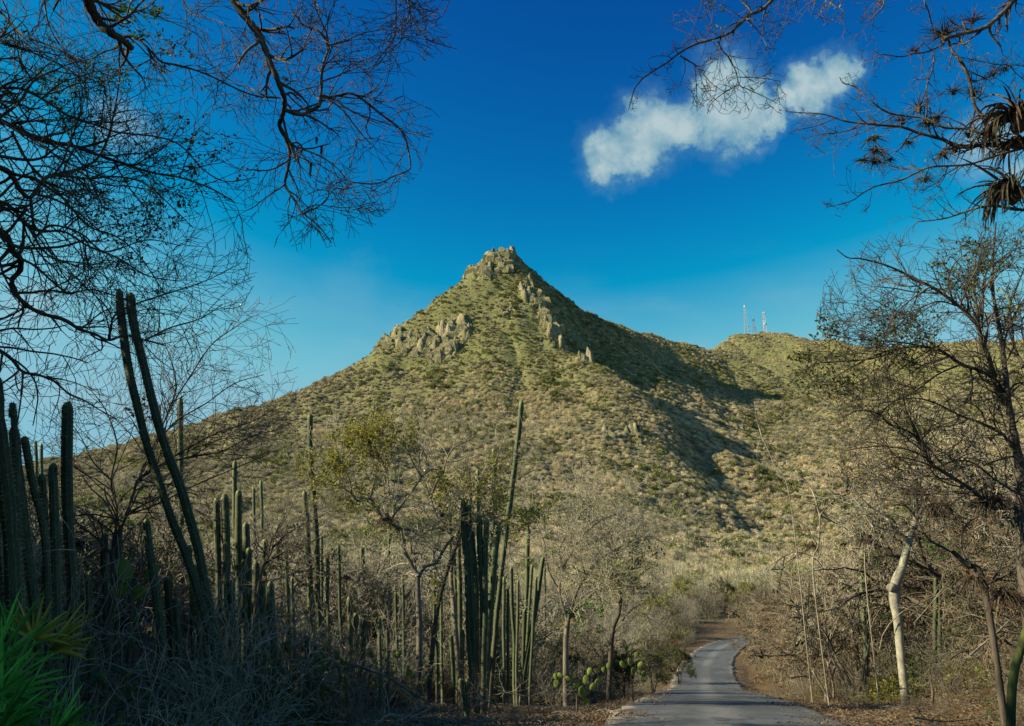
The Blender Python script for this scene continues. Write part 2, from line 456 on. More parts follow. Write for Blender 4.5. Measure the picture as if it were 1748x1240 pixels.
# ------------------------------------------------------------------ the road
def build_road():
    rs = catmull(road[::6], 40)
    keep = (rs[:, 1] > -40) & (rs[:, 1] < 140)
    rs = rs[keep]
    T = np.gradient(rs, axis=0); T[:, 2] = 0
    T /= np.linalg.norm(T, axis=1)[:, None]
    Nn = np.stack([T[:, 1], -T[:, 0], np.zeros(len(T))], -1)
    s = np.cumsum(np.r_[0, np.linalg.norm(np.diff(rs, axis=0), axis=1)])
    us = np.array([-1.04, -1, -0.9, -0.6, -0.3, 0, 0.3, 0.6, 0.9, 1, 1.04])
    V = []; UV = []
    for j, u in enumerate(us):
        edge = abs(u) >= 1
        wob = 0.34 * (fbm(s * 0.9 + 50 * (u > 0), s * 0 + 3.3, 60, 3) - 0.5) * (1 if abs(u) > 0.85 else 0) + 0.3 * (fbm(s * 4 + 9 * (u > 0), s * 0, 61, 2) - 0.5) * (1 if abs(u) > 0.95 else 0)
        hw = 2.0
        p = rs + Nn * (u * hw + np.sign(u) * wob)[:, None]
        crown = 0.035 * (1 - min(1, abs(u)) ** 2) + 0.025
        if abs(u) > 1: crown = -0.08
        p = p.copy(); p[:, 2] += crown
        V.append(p)
    V = np.stack(V, 1)
    n, k = V.shape[:2]
    idx = np.arange(n * k).reshape(n, k)
    f = np.stack([idx[:-1, :-1], idx[:-1, 1:], idx[1:, 1:], idx[1:, :-1]], -1).reshape(-1, 4)
    m, t = mat_new('asphalt')
    pos = t.n('ShaderNodeNewGeometry').outputs['Position']
    ua = t.n('ShaderNodeAttribute', attribute_name='across').outputs['Fac']
    n1 = t.noise(pos, 1.1, 5, 0.65); n2 = t.noise(pos, 30, 4, 0.7); n3 = t.noise(pos, 180, 2, 0.6)
    col = t.mix(t.smooth(n1, 0.35, 0.7), (0.075, 0.08, 0.088), (0.125, 0.13, 0.135))
    # pale dusty strip between the wheel tracks and along both edges
    au = t.math('ABSOLUTE', ua)
    wob = t.math('ADD', au, t.math('MULTIPLY', t.math('SUBTRACT', n1, 0.5), 0.35))
    mid = t.smooth(wob, 0.26, 0.05)
    edge = t.smooth(wob, 0.82, 1.0)
    col = t.mix(t.math('MULTIPLY', mid, 0.6), col, (0.21, 0.205, 0.20))
    col = t.mix(t.math('MULTIPLY', edge, 0.75), col, (0.26, 0.22, 0.17))
    col = t.mix(t.smooth(n2, 0.55, 0.75, 0, 0.5), col, (0.20, 0.195, 0.18))
    pt = t.n('ShaderNodeTexVoronoi', ins={'Vector': t.n('ShaderNodeMapping', ins={'Vector': pos, 'Scale': (0.9, 0.35, 0.9)}).outputs[0], 'Scale': 0.6, 'Randomness': 1.0}).outputs['Color']
    pv = t.n('ShaderNodeSeparateColor', ins={0: pt}).outputs[0]
    col = t.mix(t.smooth(pv, 0.70, 0.72, 0, 0.55), col, (0.065, 0.066, 0.068))      # darker mended patches
    wpos = t.n('ShaderNodeVectorMath', operation='ADD', ins={0: pos, 1: t.n('ShaderNodeVectorMath', operation='SCALE', ins={0: t.n('ShaderNodeTexNoise', ins={'Vector': pos, 'Scale': 2.5, 'Detail': 4.0}).outputs['Color'], 'Scale': 0.5}).outputs[0]}).outputs[0]
    ck = t.n('ShaderNodeTexVoronoi', feature='DISTANCE_TO_EDGE', ins={'Vector': wpos, 'Scale': 0.75}).outputs['Distance']
    col = t.mix(t.smooth(ck, 0.018, 0.006, 0, 0.8), col, (0.03, 0.03, 0.03))        # cracks
    col = t.mix(t.smooth(n3, 0.3, 0.7, 0, 0.35), (0.04, 0.04, 0.04), col, 'MIX') if False else col
    col = t.mix(t.smooth(n3, 0.58, 0.7, 0, 0.5), col, (0.055, 0.055, 0.055))
    bump = t.n('ShaderNodeBump', ins={'Strength': 0.5, 'Distance': 0.02, 'Height': t.math('ADD', n2, n3)}).outputs[0]
    principled(t, col, 0.75, bump, 0.3)
    o = mesh_obj('road', V.reshape(-1, 3), f, m, smooth=True)
    a = o.data.attributes.new('across', 'FLOAT', 'POINT'); a.data.foreach_set('value', np.tile(us, n).astype(np.float32))
    tag(o, 'narrow worn asphalt road bending right towards the hill', kind='structure')
build_road()

def hit(px, py, y0=140, y1=1100):
    """where the sightline of a photograph pixel meets the ground"""
    d = pdir(px, py)
    Y = np.linspace(y0, y1, 900)
    X = d.x / d.y * Y; Z = CAMZ + d.z / d.y * Y
    H = height(X, Y)
    k = np.nonzero(H > Z)[0]
    i = k[0] if len(k) else -1
    return Vector((X[i], Y[i], H[i]))
# ================================================================== tubes, twigs and leaves
def unit(v):
    return v / (np.linalg.norm(v, axis=-1, keepdims=True) + 1e-9)

class Tubes:
    def __init__(self):
        self.b = {}
    def add(self, pts, rad, sides=3):
        self.b.setdefault((len(pts), sides), []).append((pts, rad))
    def arrays(self):
        VV, FF, off = [], [], 0
        for (n, k), lst in self.b.items():
            Pn = np.array([np.array(p, dtype=float) for p, _ in lst])
            Rn = np.array([r for _, r in lst], dtype=float)
            T = unit(np.gradient(Pn, axis=1)) if n > 2 else unit(np.repeat((Pn[:, 1:] - Pn[:, :1]), 2, axis=1))
            Tm = unit(Pn[:, -1] - Pn[:, 0])
            ref = np.where(np.abs(Tm[:, 2:3]) < 0.8, np.array([[0, 0, 1.0]]), np.array([[1.0, 0.1, 0]]))
            U = unit(np.cross(T, ref[:, None, :])); W = np.cross(T, U)
            a = np.arange(k) * 2 * math.pi / k
            V = Pn[:, :, None, :] + Rn[:, :, None, None] * (U[:, :, None, :] * np.cos(a)[None, None, :, None] + W[:, :, None, :] * np.sin(a)[None, None, :, None])
            m = len(lst)
            VV.append(V.reshape(-1, 3))
            idx = np.arange(m * n * k).reshape(m, n, k) + off
            nx = np.roll(idx, -1, axis=2)
            f = np.stack([idx[:, :-1], nx[:, :-1], nx[:, 1:], idx[:, 1:]], -1).reshape(-1, 4)
            FF.append(f)
            if k > 3:      # close thick ends with a ring of triangles written as degenerate-free quads
                c = k // 2
                for ring in (idx[:, 0], idx[:, -1]):
                    for j in range(1, k - 2, 2):
                        FF.append(np.stack([ring[:, 0], ring[:, j], ring[:, j + 1], ring[:, j + 2 if j + 2 < k else j + 1]], -1))
            off += m * n * k
        if not VV: return None, None
        return np.concatenate(VV), np.concatenate(FF)
    def build(self, name, mat, parent=None, link=True, smooth=True, kind=None):
        V, Fc = self.arrays()
        if V is None: return None
        o = mesh_obj(name, V, Fc, mat, parent, smooth, link)
        if kind: o['kind'] = kind
        return o
    def count(self):
        return sum(len(v) * (k[0] - 1) * k[1] * 2 for k, v in self.b.items())

def rnd_unit(rg):
    z = rg.uniform(-1, 1); a = rg.uniform(0, 6.2832); s = math.sqrt(1 - z * z)
    return (s * math.cos(a), s * math.sin(a), z)

def grow(out, P0, D, L, r, lvl, rg, cfg, keep=None, tips=None):
    """one woody shoot with its side shoots; out: dict of Tubes by thickness class"""
    seg = cfg['seg'] * (0.6 if lvl == 0 else 1)
    n = max(2, min(14, int(L / seg)))
    st = L / n
    x, y, z = P0; dx, dy, dz = D
    j = cfg['wig']; tr = cfg['trop']
    cu = rnd_unit(rg); cc = cfg.get('curl', 0.14); cx, cy, cz = cu[0] * cc, cu[1] * cc, cu[2] * cc
    pts = [(x, y, z)]
    dirs = []
    for i in range(n):
        u = rnd_unit(rg)
        dx += u[0] * j + cx; dy += u[1] * j + cy; dz += u[2] * j + cz + tr
        if rg.random() < 0.15: cx, cy, cz = -cx, -cy, -cz
        l = math.sqrt(dx * dx + dy * dy + dz * dz) + 1e-9
        dx /= l; dy /= l; dz /= l
        x += dx * st; y += dy * st; z += dz * st
        pts.append((x, y, z)); dirs.append((dx, dy, dz))
    if keep is not None and not keep(pts[-1]):
        return
    r1 = r * cfg.get('taper', 0.45)
    rad = [max(cfg['rmin'], r + (r1 - r) * i / n) for i in range(n + 1)]
    key = 'thick' if r > cfg['split'] else 'twig'
    out[key].add(pts, rad, 6 if r > cfg['split'] * 2.5 else (5 if r > cfg['split'] else 3))
    if lvl <= 0:
        if tips is not None: tips.append((pts[-1], dirs[-1]))
        return
    m = cfg['kids'][min(lvl, len(cfg['kids'])) - 1]
    nk = max(1, int(round(m * rg.uniform(0.75, 1.25))))
    for q in range(nk):
        t = rg.uniform(cfg.get('t0', 0.25), 1.0) if q else 1.0
        i = min(n, max(1, int(round(t * n))))
        d = dirs[i - 1]
        u = rnd_unit(rg)
        dot = u[0] * d[0] + u[1] * d[1] + u[2] * d[2]
        px, py, pz = u[0] - dot * d[0], u[1] - dot * d[1], u[2] - dot * d[2]
        l = math.sqrt(px * px + py * py + pz * pz) + 1e-9
        a = rg.uniform(*cfg['ang']) * (0.5 if q == 0 else 1)
        c, s = math.cos(a), math.sin(a) / l
        nd = (d[0] * c + px * s, d[1] * c + py * s, d[2] * c + pz * s)
        cl = L * rg.uniform(*cfg['lr']) * (1.15 - 0.45 * t)
        cr = max(cfg['rmin'], rad[i] * rg.uniform(0.5, 0.8))
        grow(out, pts[i], nd, cl, cr, lvl - 1, rg, cfg, keep, tips)

def leaves_arrays(tips, rg, n, size, spread, droop=0.2):
    """small folded leaf blades around each twig end"""
    npg = np.random.RandomState(rg.randrange(1 << 30))
    P0 = np.repeat(np.array([t[0] for t in tips]), n, axis=0)
    D0 = np.repeat(np.array([t[1] for t in tips]), n, axis=0)
    N = len(P0)
    c = P0 - D0 * npg.uniform(0, spread, (N, 1)) + npg.normal(0, spread * 0.22, (N, 3))
    d = unit(npg.normal(0, 1, (N, 3)) + D0 * 0.6 + np.array([0, 0, -droop]))
    s = unit(np.cross(d, npg.normal(0, 1, (N, 3))))
    u = np.cross(d, s)
    ln = size * npg.uniform(0.6, 1.35, (N, 1)); w = ln * 0.23
    a = c; b = c + d * ln * 0.5 + s * w + u * w * 0.35; e = c + d * ln; f = c + d * ln * 0.5 - s * w + u * w * 0.35
    V = np.stack([a, b, e, f], 1).reshape(-1, 3)
    idx = np.arange(N * 4).reshape(N, 4)
    Fc = np.concatenate([idx[:, [0, 1, 2]], idx[:, [0, 2, 3]]])
    return V, Fc

# ------------------------------------------------------------------ plant materials
def mat_bark(name, c0, c1, scale=6, rough=0.85, stretch=0.25):
    m, t = mat_new(name)
    pos = t.n('ShaderNodeTexCoord').outputs['Object']
    rndv = t.n('ShaderNodeObjectInfo').outputs['Random']
    mp = t.n('ShaderNodeMapping', ins={'Vector': pos, 'Scale': (1, 1, stretch)}).outputs[0]
    n1 = t.noise(mp, scale, 5, 0.65); n2 = t.noise(mp, scale * 6, 4, 0.7)
    col = t.mix(t.smooth(n1, 0.35, 0.65), c0, c1)
    col = t.mix(t.smooth(n2, 0.5, 0.75, 0, 0.4), col, tuple(min(1, x * 1.6) for x in c1))
    v = t.lin(rndv, 0, 1, 0.8, 1.2)
    col = t.n('ShaderNodeVectorMath', operation='SCALE', ins={0: col, 'Scale': v}).outputs[0]
    bump = t.n('ShaderNodeBump', ins={'Strength': 0.6, 'Distance': 0.01, 'Height': n2}).outputs[0]
    principled(t, col, rough, bump, 0.15)
    return m

def mat_leaf(name, c0, c1, scale=3, transl=0.35, dead=None, spread=0.25):
    m, t = mat_new(name)
    pos = t.n('ShaderNodeNewGeometry').outputs['Position']
    rndv = t.n('ShaderNodeObjectInfo').outputs['Random']
    isl = t.n('ShaderNodeNewGeometry').outputs['Random Per Island']
    n1 = t.noise(pos, scale, 3, 0.6)
    f = t.math('ADD', t.math('MULTIPLY', n1, 0.6), t.math('MULTIPLY', isl, 0.4))
    col = t.mix(t.smooth(f, 0.3, 0.7), c0, c1)
    if dead: col = t.mix(t.smooth(isl, 0.78, 0.86), col, dead)
    col = t.n('ShaderNodeVectorMath', operation='SCALE', ins={0: col, 'Scale': t.lin(rndv, 0, 1, 1 - spread, 1 + spread)}).outputs[0]
    a = t.n('ShaderNodeBsdfPrincipled', ins={'Base Color': col, 'Roughness': 0.55, 'Specular IOR Level': 0.25})
    b = t.n('ShaderNodeBsdfTranslucent', ins={'Color': col})
    mx = t.n('ShaderNodeMixShader', ins={0: transl, 1: a.outputs[0], 2: b.outputs[0]})
    t.n('ShaderNodeOutputMaterial', ins={0: mx.outputs[0]})
    return m

def mat_scrub(name, cols, scale=0.03):
    """bushes seen far off: colour changes from bush to bush and in wide patches"""
    m, t = mat_new(name)
    pos = t.n('ShaderNodeNewGeometry').outputs['Position']
    rndv = t.n('ShaderNodeObjectInfo').outputs['Random']
    n1 = t.noise(pos, scale, 4, 0.6)
    f = t.math('ADD', t.math('MULTIPLY', n1, 0.65), t.math('MULTIPLY', rndv, 0.35))
    col = t.mix(t.smooth(f, 0.30, 0.5), cols[0], cols[1])
    col = t.mix(t.smooth(f, 0.5, 0.68), col, cols[2])
    v = t.lin(t.math('FRACT', t.math('MULTIPLY', rndv, 7.13)), 0, 1, 0.72, 1.22)
    col = t.n('ShaderNodeVectorMath', operation='SCALE', ins={0: col, 'Scale': v}).outputs[0]
    a = t.n('ShaderNodeBsdfDiffuse', ins={'Color': col})
    b = t.n('ShaderNodeBsdfTranslucent', ins={'Color': col})
    mx = t.n('ShaderNodeMixShader', ins={0: 0.25, 1: a.outputs[0], 2: b.outputs[0]})
    t.n('ShaderNodeOutputMaterial', ins={0: mx.outputs[0]})
    return m

M['bark'] = mat_bark('bark_grey', (0.085, 0.070, 0.055), (0.20, 0.17, 0.135))
M['moss_bark'] = mat_bark('moss_bark', (0.035, 0.035, 0.02), (0.09, 0.115, 0.035), scale=9)
M['bark_dark'] = mat_bark('bark_dark', (0.045, 0.037, 0.030), (0.11, 0.09, 0.07))
M['bark_pale'] = mat_bark('bark_pale', (0.16, 0.14, 0.10), (0.30, 0.265, 0.20))
M['bark_white'] = mat_bark('bark_white', (0.14, 0.13, 0.10), (0.30, 0.28, 0.22), scale=5, stretch=0.7)
M['twig_brown'] = mat_bark('twig_brown', (0.105, 0.08, 0.055), (0.22, 0.17, 0.115))
M['twig_grey'] = mat_bark('twig_grey', (0.19, 0.17, 0.125), (0.38, 0.34, 0.25))
M['leaf_olive'] = mat_leaf('leaf_olive', (0.17, 0.19, 0.025), (0.36, 0.33, 0.05), dead=(0.17, 0.085, 0.03))
M['leaf_green'] = mat_leaf('leaf_green', (0.035, 0.11, 0.012), (0.09, 0.20, 0.02))
M['leaf_dark'] = mat_leaf('leaf_dark', (0.03, 0.055, 0.015), (0.075, 0.10, 0.022), dead=(0.12, 0.07, 0.025))
M['leaf_brown'] = mat_leaf('leaf_brown', (0.10, 0.055, 0.025), (0.20, 0.12, 0.055), transl=0.2)
M['scrub_dry'] = mat_scrub('scrub_dry', ((0.50, 0.43, 0.26), (0.62, 0.52, 0.34), (0.52, 0.45, 0.31)))
M['scrub_grey'] = mat_scrub('scrub_grey', ((0.30, 0.29, 0.20), (0.40, 0.36, 0.25), (0.26, 0.23, 0.15)))
M['scrub_green'] = mat_scrub('scrub_green', ((0.19, 0.20, 0.075), (0.27, 0.265, 0.11), (0.19, 0.185, 0.085)))

# ------------------------------------------------------------------ scattering (ground cover nobody could count)
def scatter(name, label, pts, rot, scl, which, assets, kind='stuff'):
    coll = bpy.data.collections.new(name + '_kinds')
    for i, a in enumerate(assets):
        a.name = '%s_%02d' % (name[:20], i)
        coll.objects.link(a)
    me = bpy.data.meshes.new(name)
    me.vertices.add(len(pts)); me.vertices.foreach_set('co', np.asarray(pts, np.float32).ravel())
    for nm, typ, arr, f in (('rot', 'FLOAT_VECTOR', rot, 'vector'), ('scl', 'FLOAT_VECTOR', scl, 'vector'), ('which', 'INT', which, 'value')):
        at = me.attributes.new(nm, typ, 'POINT')
        at.data.foreach_set(f, np.asarray(arr, np.int32 if typ == 'INT' else np.float32).ravel())
    o = bpy.data.objects.new(name, me)
    COL.objects.link(o)
    ng = bpy.data.node_groups.new(name, 'GeometryNodeTree')
    ng.interface.new_socket('Geometry', in_out='INPUT', socket_type='NodeSocketGeometry')
    ng.interface.new_socket('Geometry', in_out='OUTPUT', socket_type='NodeSocketGeometry')
    N = ng.nodes; Lk = ng.links
    gi = N.new('NodeGroupInput'); go = N.new('NodeGroupOutput')
    ip = N.new('GeometryNodeInstanceOnPoints')
    ci = N.new('GeometryNodeCollectionInfo'); ci.inputs[0].default_value = coll
    ci.inputs['Separate Children'].default_value = True; ci.inputs['Reset Children'].default_value = True
    def attr(nm, typ):
        a = N.new('GeometryNodeInputNamedAttribute'); a.data_type = typ; a.inputs['Name'].default_value = nm
        return a.outputs['Attribute']
    Lk.new(gi.outputs[0], ip.inputs['Points']); Lk.new(ci.outputs[0], ip.inputs['Instance'])
    ip.inputs['Pick Instance'].default_value = True
    Lk.new(attr('which', 'INT'), ip.inputs['Instance Index'])
    Lk.new(attr('rot', 'FLOAT_VECTOR'), ip.inputs['Rotation'])
    Lk.new(attr('scl', 'FLOAT_VECTOR'), ip.inputs['Scale'])
    Lk.new(ip.outputs[0], go.inputs[0])
    md = o.modifiers.new('scatter', 'NODES'); md.node_group = ng
    tag(o, label, kind=kind)
    return o

def bush_asset(seed, mat, n, w, style):
    """a low dome of fine blades, one unit in radius"""
    rs = np.random.RandomState(seed)
    V, Fc = [], []
    lump = rs.uniform(0, 10)
    def dome(m, rlo, rhi):
        a = rs.uniform(0, 2 * math.pi, m); e = np.arcsin(rs.uniform(0.02, 1, m))
        r = rs.uniform(rlo, rhi, m) * (0.72 + 0.5 * vnoise(a * 1.2 + lump, e * 2.2 + lump, seed))
        return np.stack([r * np.cos(a) * np.cos(e), r * np.sin(a) * np.cos(e), 0.82 * r * np.sin(e)], -1)
    if style == 'twig':
        tip = dome(n, 0.75, 1.05)
        root = tip * rs.uniform(0.15, 0.65, (n, 1)) + rs.normal(0, 0.05, (n, 3)); root[:, 2] = np.abs(root[:, 2]) * 0.8
        mid = (tip + root) / 2 + rs.normal(0, 0.07, (n, 3))
        s = unit(np.cross(tip - root, rs.normal(0, 1, (n, 3)))) * w * rs.uniform(0.6, 1.4, (n, 1))
        v = np.stack([root - s * .6, root + s * .6, mid + s, mid - s, tip], 1)
        idx = np.arange(n * 5).reshape(n, 5)
        V.append(v.reshape(-1, 3))
        Fc.append(np.concatenate([idx[:, [0, 1, 2]], idx[:, [0, 2, 3]], idx[:, [3, 2, 4]]]))
        off = n * 5
        m = n // 2
    else:
        off = 0; m = n
    c = dome(m, 0.7, 1.0)
    d = unit(rs.normal(0, 1, (m, 3)) + c * 0.8); s = unit(np.cross(d, rs.normal(0, 1, (m, 3))))
    sz = (w * 3.2 if style == 'leaf' else w * 1.6) * rs.uniform(0.6, 1.5, (m, 1))
    v = np.stack([c - s * sz * .5, c + s * sz * .5, c + d * sz * 1.6], 1)
    V.append(v.reshape(-1, 3)); Fc.append(np.arange(m * 3).reshape(m, 3) + off)
    return mesh_obj('bush', np.concatenate(V), np.concatenate(Fc), mat, link=False)

def visible_on_slope(x, y, z, tol=0.004):
    t = np.arctan2(x, y); r = np.hypot(x, y)
    el = (z + 2.0 - CAMZ) / r
    run = np.maximum.accumulate((GZ - CAMZ) / RR, axis=0)
    ti = np.clip(np.searchsorted(np.radians(th), t) - 1, 0, len(th) - 1)
    ri = np.clip(np.searchsorted(rr, r) - 2, 0, len(rr) - 1)
    return el > run[ri, ti] - tol

def hillside_scrub():
    rs = np.random.RandomState(5)
    A = [bush_asset(1, M['scrub_dry'], 190, 0.035, 'twig'), bush_asset(2, M['scrub_dry'], 170, 0.04, 'twig'), bush_asset(3, M['scrub_grey'], 200, 0.035, 'twig'),
         bush_asset(4, M['scrub_grey'], 180, 0.04, 'twig'), bush_asset(6, M['scrub_green'], 240, 0.055, 'leaf'), bush_asset(7, M['scrub_green'], 200, 0.06, 'leaf'),
         bush_asset(8, M['scrub_dry'], 800, 0.011, 'twig'), bush_asset(9, M['scrub_dry'], 700, 0.012, 'twig'), bush_asset(10, M['scrub_grey'], 800, 0.011, 'twig'),
         bush_asset(11, M['scrub_grey'], 700, 0.013, 'twig'), bush_asset(12, M['scrub_green'], 900, 0.026, 'leaf'), bush_asset(13, M['scrub_green'], 800, 0.028, 'leaf')]
    n = 260000
    Y = rs.uniform(150, 1060, n); X = rs.uniform(-0.66, 0.70, n) * Y
    # cells further off need fewer bushes: thin them a little with distance
    k = rs.rand(n) < np.clip(Y / 1060, 0.0, 1) ** 0.25 * np.clip(1.9 * fbm(X / 26, Y / 40, 77, 4) + 0.05, 0.6, 1)
    X, Y = X[k], Y[k]
    Z = height(X, Y)
    k = visible_on_slope(X, Y, Z)
    X, Y, Z = X[k], Y[k], Z[k]
    rm = rock_mask(X, Y, Z) * (Y > 400)
    k = rs.rand(len(X)) > rm * 0.62
    X, Y, Z, rm = X[k], Y[k], Z[k], rm[k]
    p = fbm(X / 55, Y / 80, 41, 4); q = fbm(X / 25, Y / 30, 43, 3)
    u = rs.rand(len(X))
    # greener on the upper cone and in the gullies, greyer low on the left, dry straw on the right
    green = 0.05 + 0.55 * sstep(Z, 120, 230) * sstep(X, -130, -20) * (1 - sstep(X, 60, 140)) + 0.7 * sstep(q, 0.58, 0.72) * sstep(Y, 200, 330)
    grey = 0.12 + 0.60 * (1 - sstep(X / Y, -0.30, 0.0)) + 0.5 * sstep(p, 0.52, 0.66)
    typ = np.where(u < green * 0.55, 2, np.where(rs.rand(len(X)) < grey, 1, 0))
    which = typ * 2 + rs.randint(0, 2, len(X)) + 6 * (Y < 300)
    s = (0.75 + 2.3 * rs.rand(len(X)) ** 1.9) * np.where(typ == 0, 0.95, 1.1) * (0.85 + 0.5 * (fbm(X / 40, Y / 40, 49, 2) - 0.3))
    s *= np.where(Z > 200, 0.72, 1.0) * (1 + 0.5 * (1 - sstep(Y, 180, 350)))
    rz = rs.normal(0.55, 0.35, len(X))      # crowns lean with the trade wind
    rot = np.stack([rs.normal(0, 0.08, len(X)), rs.normal(0.25, 0.12, len(X)), rz], -1)
    scl = np.stack([s * rs.uniform(0.95, 1.35, len(X)), s * rs.uniform(0.8, 1.1, len(X)), s * rs.uniform(0.95, 1.6, len(X))], -1)
    print('hillside bushes', len(X))
    scatter('hillside_scrub', 'dry grey, straw and green scrub covering the hillside', np.stack([X, Y, Z - 0.15 * s], -1), rot, scl, which, A)
hillside_scrub()
# ================================================================== towers on the far hill
def mat_plain(name, c, rough=0.5, metal=0.0, spec=0.3):
    m, t = mat_new(name)
    pos = t.n('ShaderNodeTexCoord').outputs['Object']
    n = t.noise(pos, 2.0, 4, 0.6)
    col = t.mix(t.smooth(n, 0.35, 0.7, 0, 0.35), c, tuple(x * 0.7 for x in c))
    principled(t, col, rough, None, spec, Metallic=metal)
    return m
M['galv'] = mat_plain('galvanised_steel', (0.42, 0.42, 0.41), 0.45, 0.2)
M['tower_red'] = mat_plain('red_tower_paint', (0.42, 0.13, 0.09), 0.5)
M['tower_white'] = mat_plain('white_tower_paint', (0.62, 0.60, 0.57), 0.5)
M['dark_metal'] = mat_plain('dark_metal', (0.12, 0.13, 0.14), 0.5, 0.3)

def drum_mesh(r, h, ax=(1, 0, 0)):
    a = np.arange(12) * math.pi / 6
    V = [(-h / 2, r * math.cos(t), r * math.sin(t)) for t in a] + [(h / 2, r * math.cos(t), r * math.sin(t)) for t in a] + [(-h / 2 - r * 0.3, 0, 0), (h / 2 + r * .1, 0, 0)]
    Fc = [(i, (i + 1) % 12, 12 + (i + 1) % 12, 12 + i) for i in range(12)] + [((i + 1) % 12, i, 24) for i in range(12)] + [(12 + i, 12 + (i + 1) % 12, 25) for i in range(12)]
    V = np.array(V)
    if ax == 'z': V = V[:, [1, 2, 0]]
    if ax == 'y': V = V[:, [1, 0, 2]]
    return V, Fc

def tower(px, ytop, ybase, Y, wb, wt, label, drums, banded, topball):
    b = P(px, ybase, Y); tp = P(px, ytop, Y)
    z0 = gz(b.x, Y) - 0.5
    Hh = tp.z - z0
    root = tag(empty('radio_tower', (b.x, Y, z0)), label, 'radio tower', 'radio towers on the far hilltop')
    corners = [(-1, -1), (1, -1), (1, 1), (-1, 1)]
    mats = [M['tower_white'], M['tower_red']] if banded else [M['galv']]
    nb = max(6, int(Hh / 3.2))
    for sx, sy in corners:
        tb = Tubes(); tb.add([(sx * wb / 2, sy * wb / 2, 0), (sx * wt / 2, sy * wt / 2, Hh)], [0.13, 0.09], 5)
        tb.build('leg', mats[0], root, smooth=False)
    def wat(z): return (wb + (wt - wb) * z / Hh) / 2
    segs = [Tubes() for _ in mats]
    for k in range(nb):
        za, zb = Hh * k / nb, Hh * (k + 1) / nb
        wa, wc = wat(za), wat(zb)
        T = segs[(k * 5 // nb) % len(mats)]
        for i in range(4):
            a = corners[i]; c = corners[(i + 1) % 4]
            T.add([(a[0] * wa, a[1] * wa, za), (c[0] * wc, c[1] * wc, zb)], [0.06, 0.06], 3)
            T.add([(c[0] * wa, c[1] * wa, za), (a[0] * wc, a[1] * wc, zb)], [0.06, 0.06], 3)
            T.add([(a[0] * wc, a[1] * wc, zb), (c[0] * wc, c[1] * wc, zb)], [0.06, 0.06], 3)
    for T, m in zip(segs, mats):
        T.build('bracing', m, root, smooth=False, kind='stuff')
    for (zf, side, r, mt) in drums:
        z = Hh * zf; w = wat(z)
        V, Fc = drum_mesh(r, r * 0.8, 'y' if abs(side) < .5 else (1, 0, 0))
        o = mesh_obj('antenna_drum', V, Fc, M[mt], root)
        o.location = (side * (w + r * 0.7), -w - r * 0.4 if abs(side) < .5 else 0, z)
        tb = Tubes(); tb.add([(side * w, 0, z), (side * (w + r * 0.7), 0, z)], [0.07, 0.07], 4)
        tb.build('bracket', M['galv'], root)
    if topball:
        V, Fc = drum_mesh(0.75, 2.2, 'z'); o = mesh_obj('beacon', V, Fc, M['tower_white'], root); o.location = (0, 0, Hh + 0.8)
        tb = Tubes(); tb.add([(0, 0, Hh), (0, 0, Hh + 4)], [0.08, 0.04], 4); tb.build('rod', M['galv'], root)
    else:
        tb = Tubes(); tb.add([(0.3, 0, Hh - 1), (0.3, 0, Hh + 2.2)], [0.12, 0.06], 4); tb.add([(-0.4, 0, Hh - 1), (-0.4, 0, Hh + 1.6)], [0.12, 0.06], 4)
        tb.build('aerial', M['galv'], root)
tower(1275, 524, 575, 1012, 5.2, 1.2, 'tallest slender lattice tower, leftmost of three, with a white cap', [(0.5, 1, .6, 'dark_metal'), (0.41, 1.3, .7, 'dark_metal'), (0.27, 1.3, .7, 'dark_metal'), (0.74, -1, .6, 'galv'), (0.62, -1, .5, 'galv')], False, True)
tower(1288, 544, 575, 1014, 5.0, 1.6, 'shortest lattice tower, a pale one with a broad base between two others', [(0.44, 1, .6, 'dark_metal'), (0.9, 0.1, .7, 'dark_metal'), (0.2, 0.1, .8, 'tower_white'), (0.1, 0.2, .8, 'tower_white'), (0.55, 0.0, .8, 'tower_white')], False, False)
tower(1307, 533, 576, 1012, 3.4, 1.8, 'red and white banded lattice tower, rightmost of the three', [(0.5, 0.1, 1.3, 'tower_white'), (0.46, 1, .8, 'dark_metal'), (0.93, 1, .8, 'dark_metal'), (0.95, -1, .7, 'galv'), (0.7, -1, .5, 'dark_metal')], True, False)
# small equipment hut beside the towers
def hut():
    b = P(1302, 574, 1006)
    z = gz(b.x, 1006)
    r = tag(empty('equipment_hut', (b.x, 1006, z)), 'small white equipment hut at the foot of the towers', 'hut')
    V = np.array([(x, y, zz) for zz in (-.5, 2.3) for x, y in ((-1.8, -1.3), (1.8, -1.3), (1.8, 1.3), (-1.8, 1.3))])
    box = [(3, 2, 1, 0), (4, 5, 6, 7), (0, 1, 5, 4), (1, 2, 6, 5), (2, 3, 7, 6), (3, 0, 4, 7)]
    mesh_obj('wall', V, box, M['tower_white'], r)
    mesh_obj('roof', V * np.array([1.12, 1.12, .1]) + np.array([0, 0, 2.36]), box, M['galv'], r)
hut()

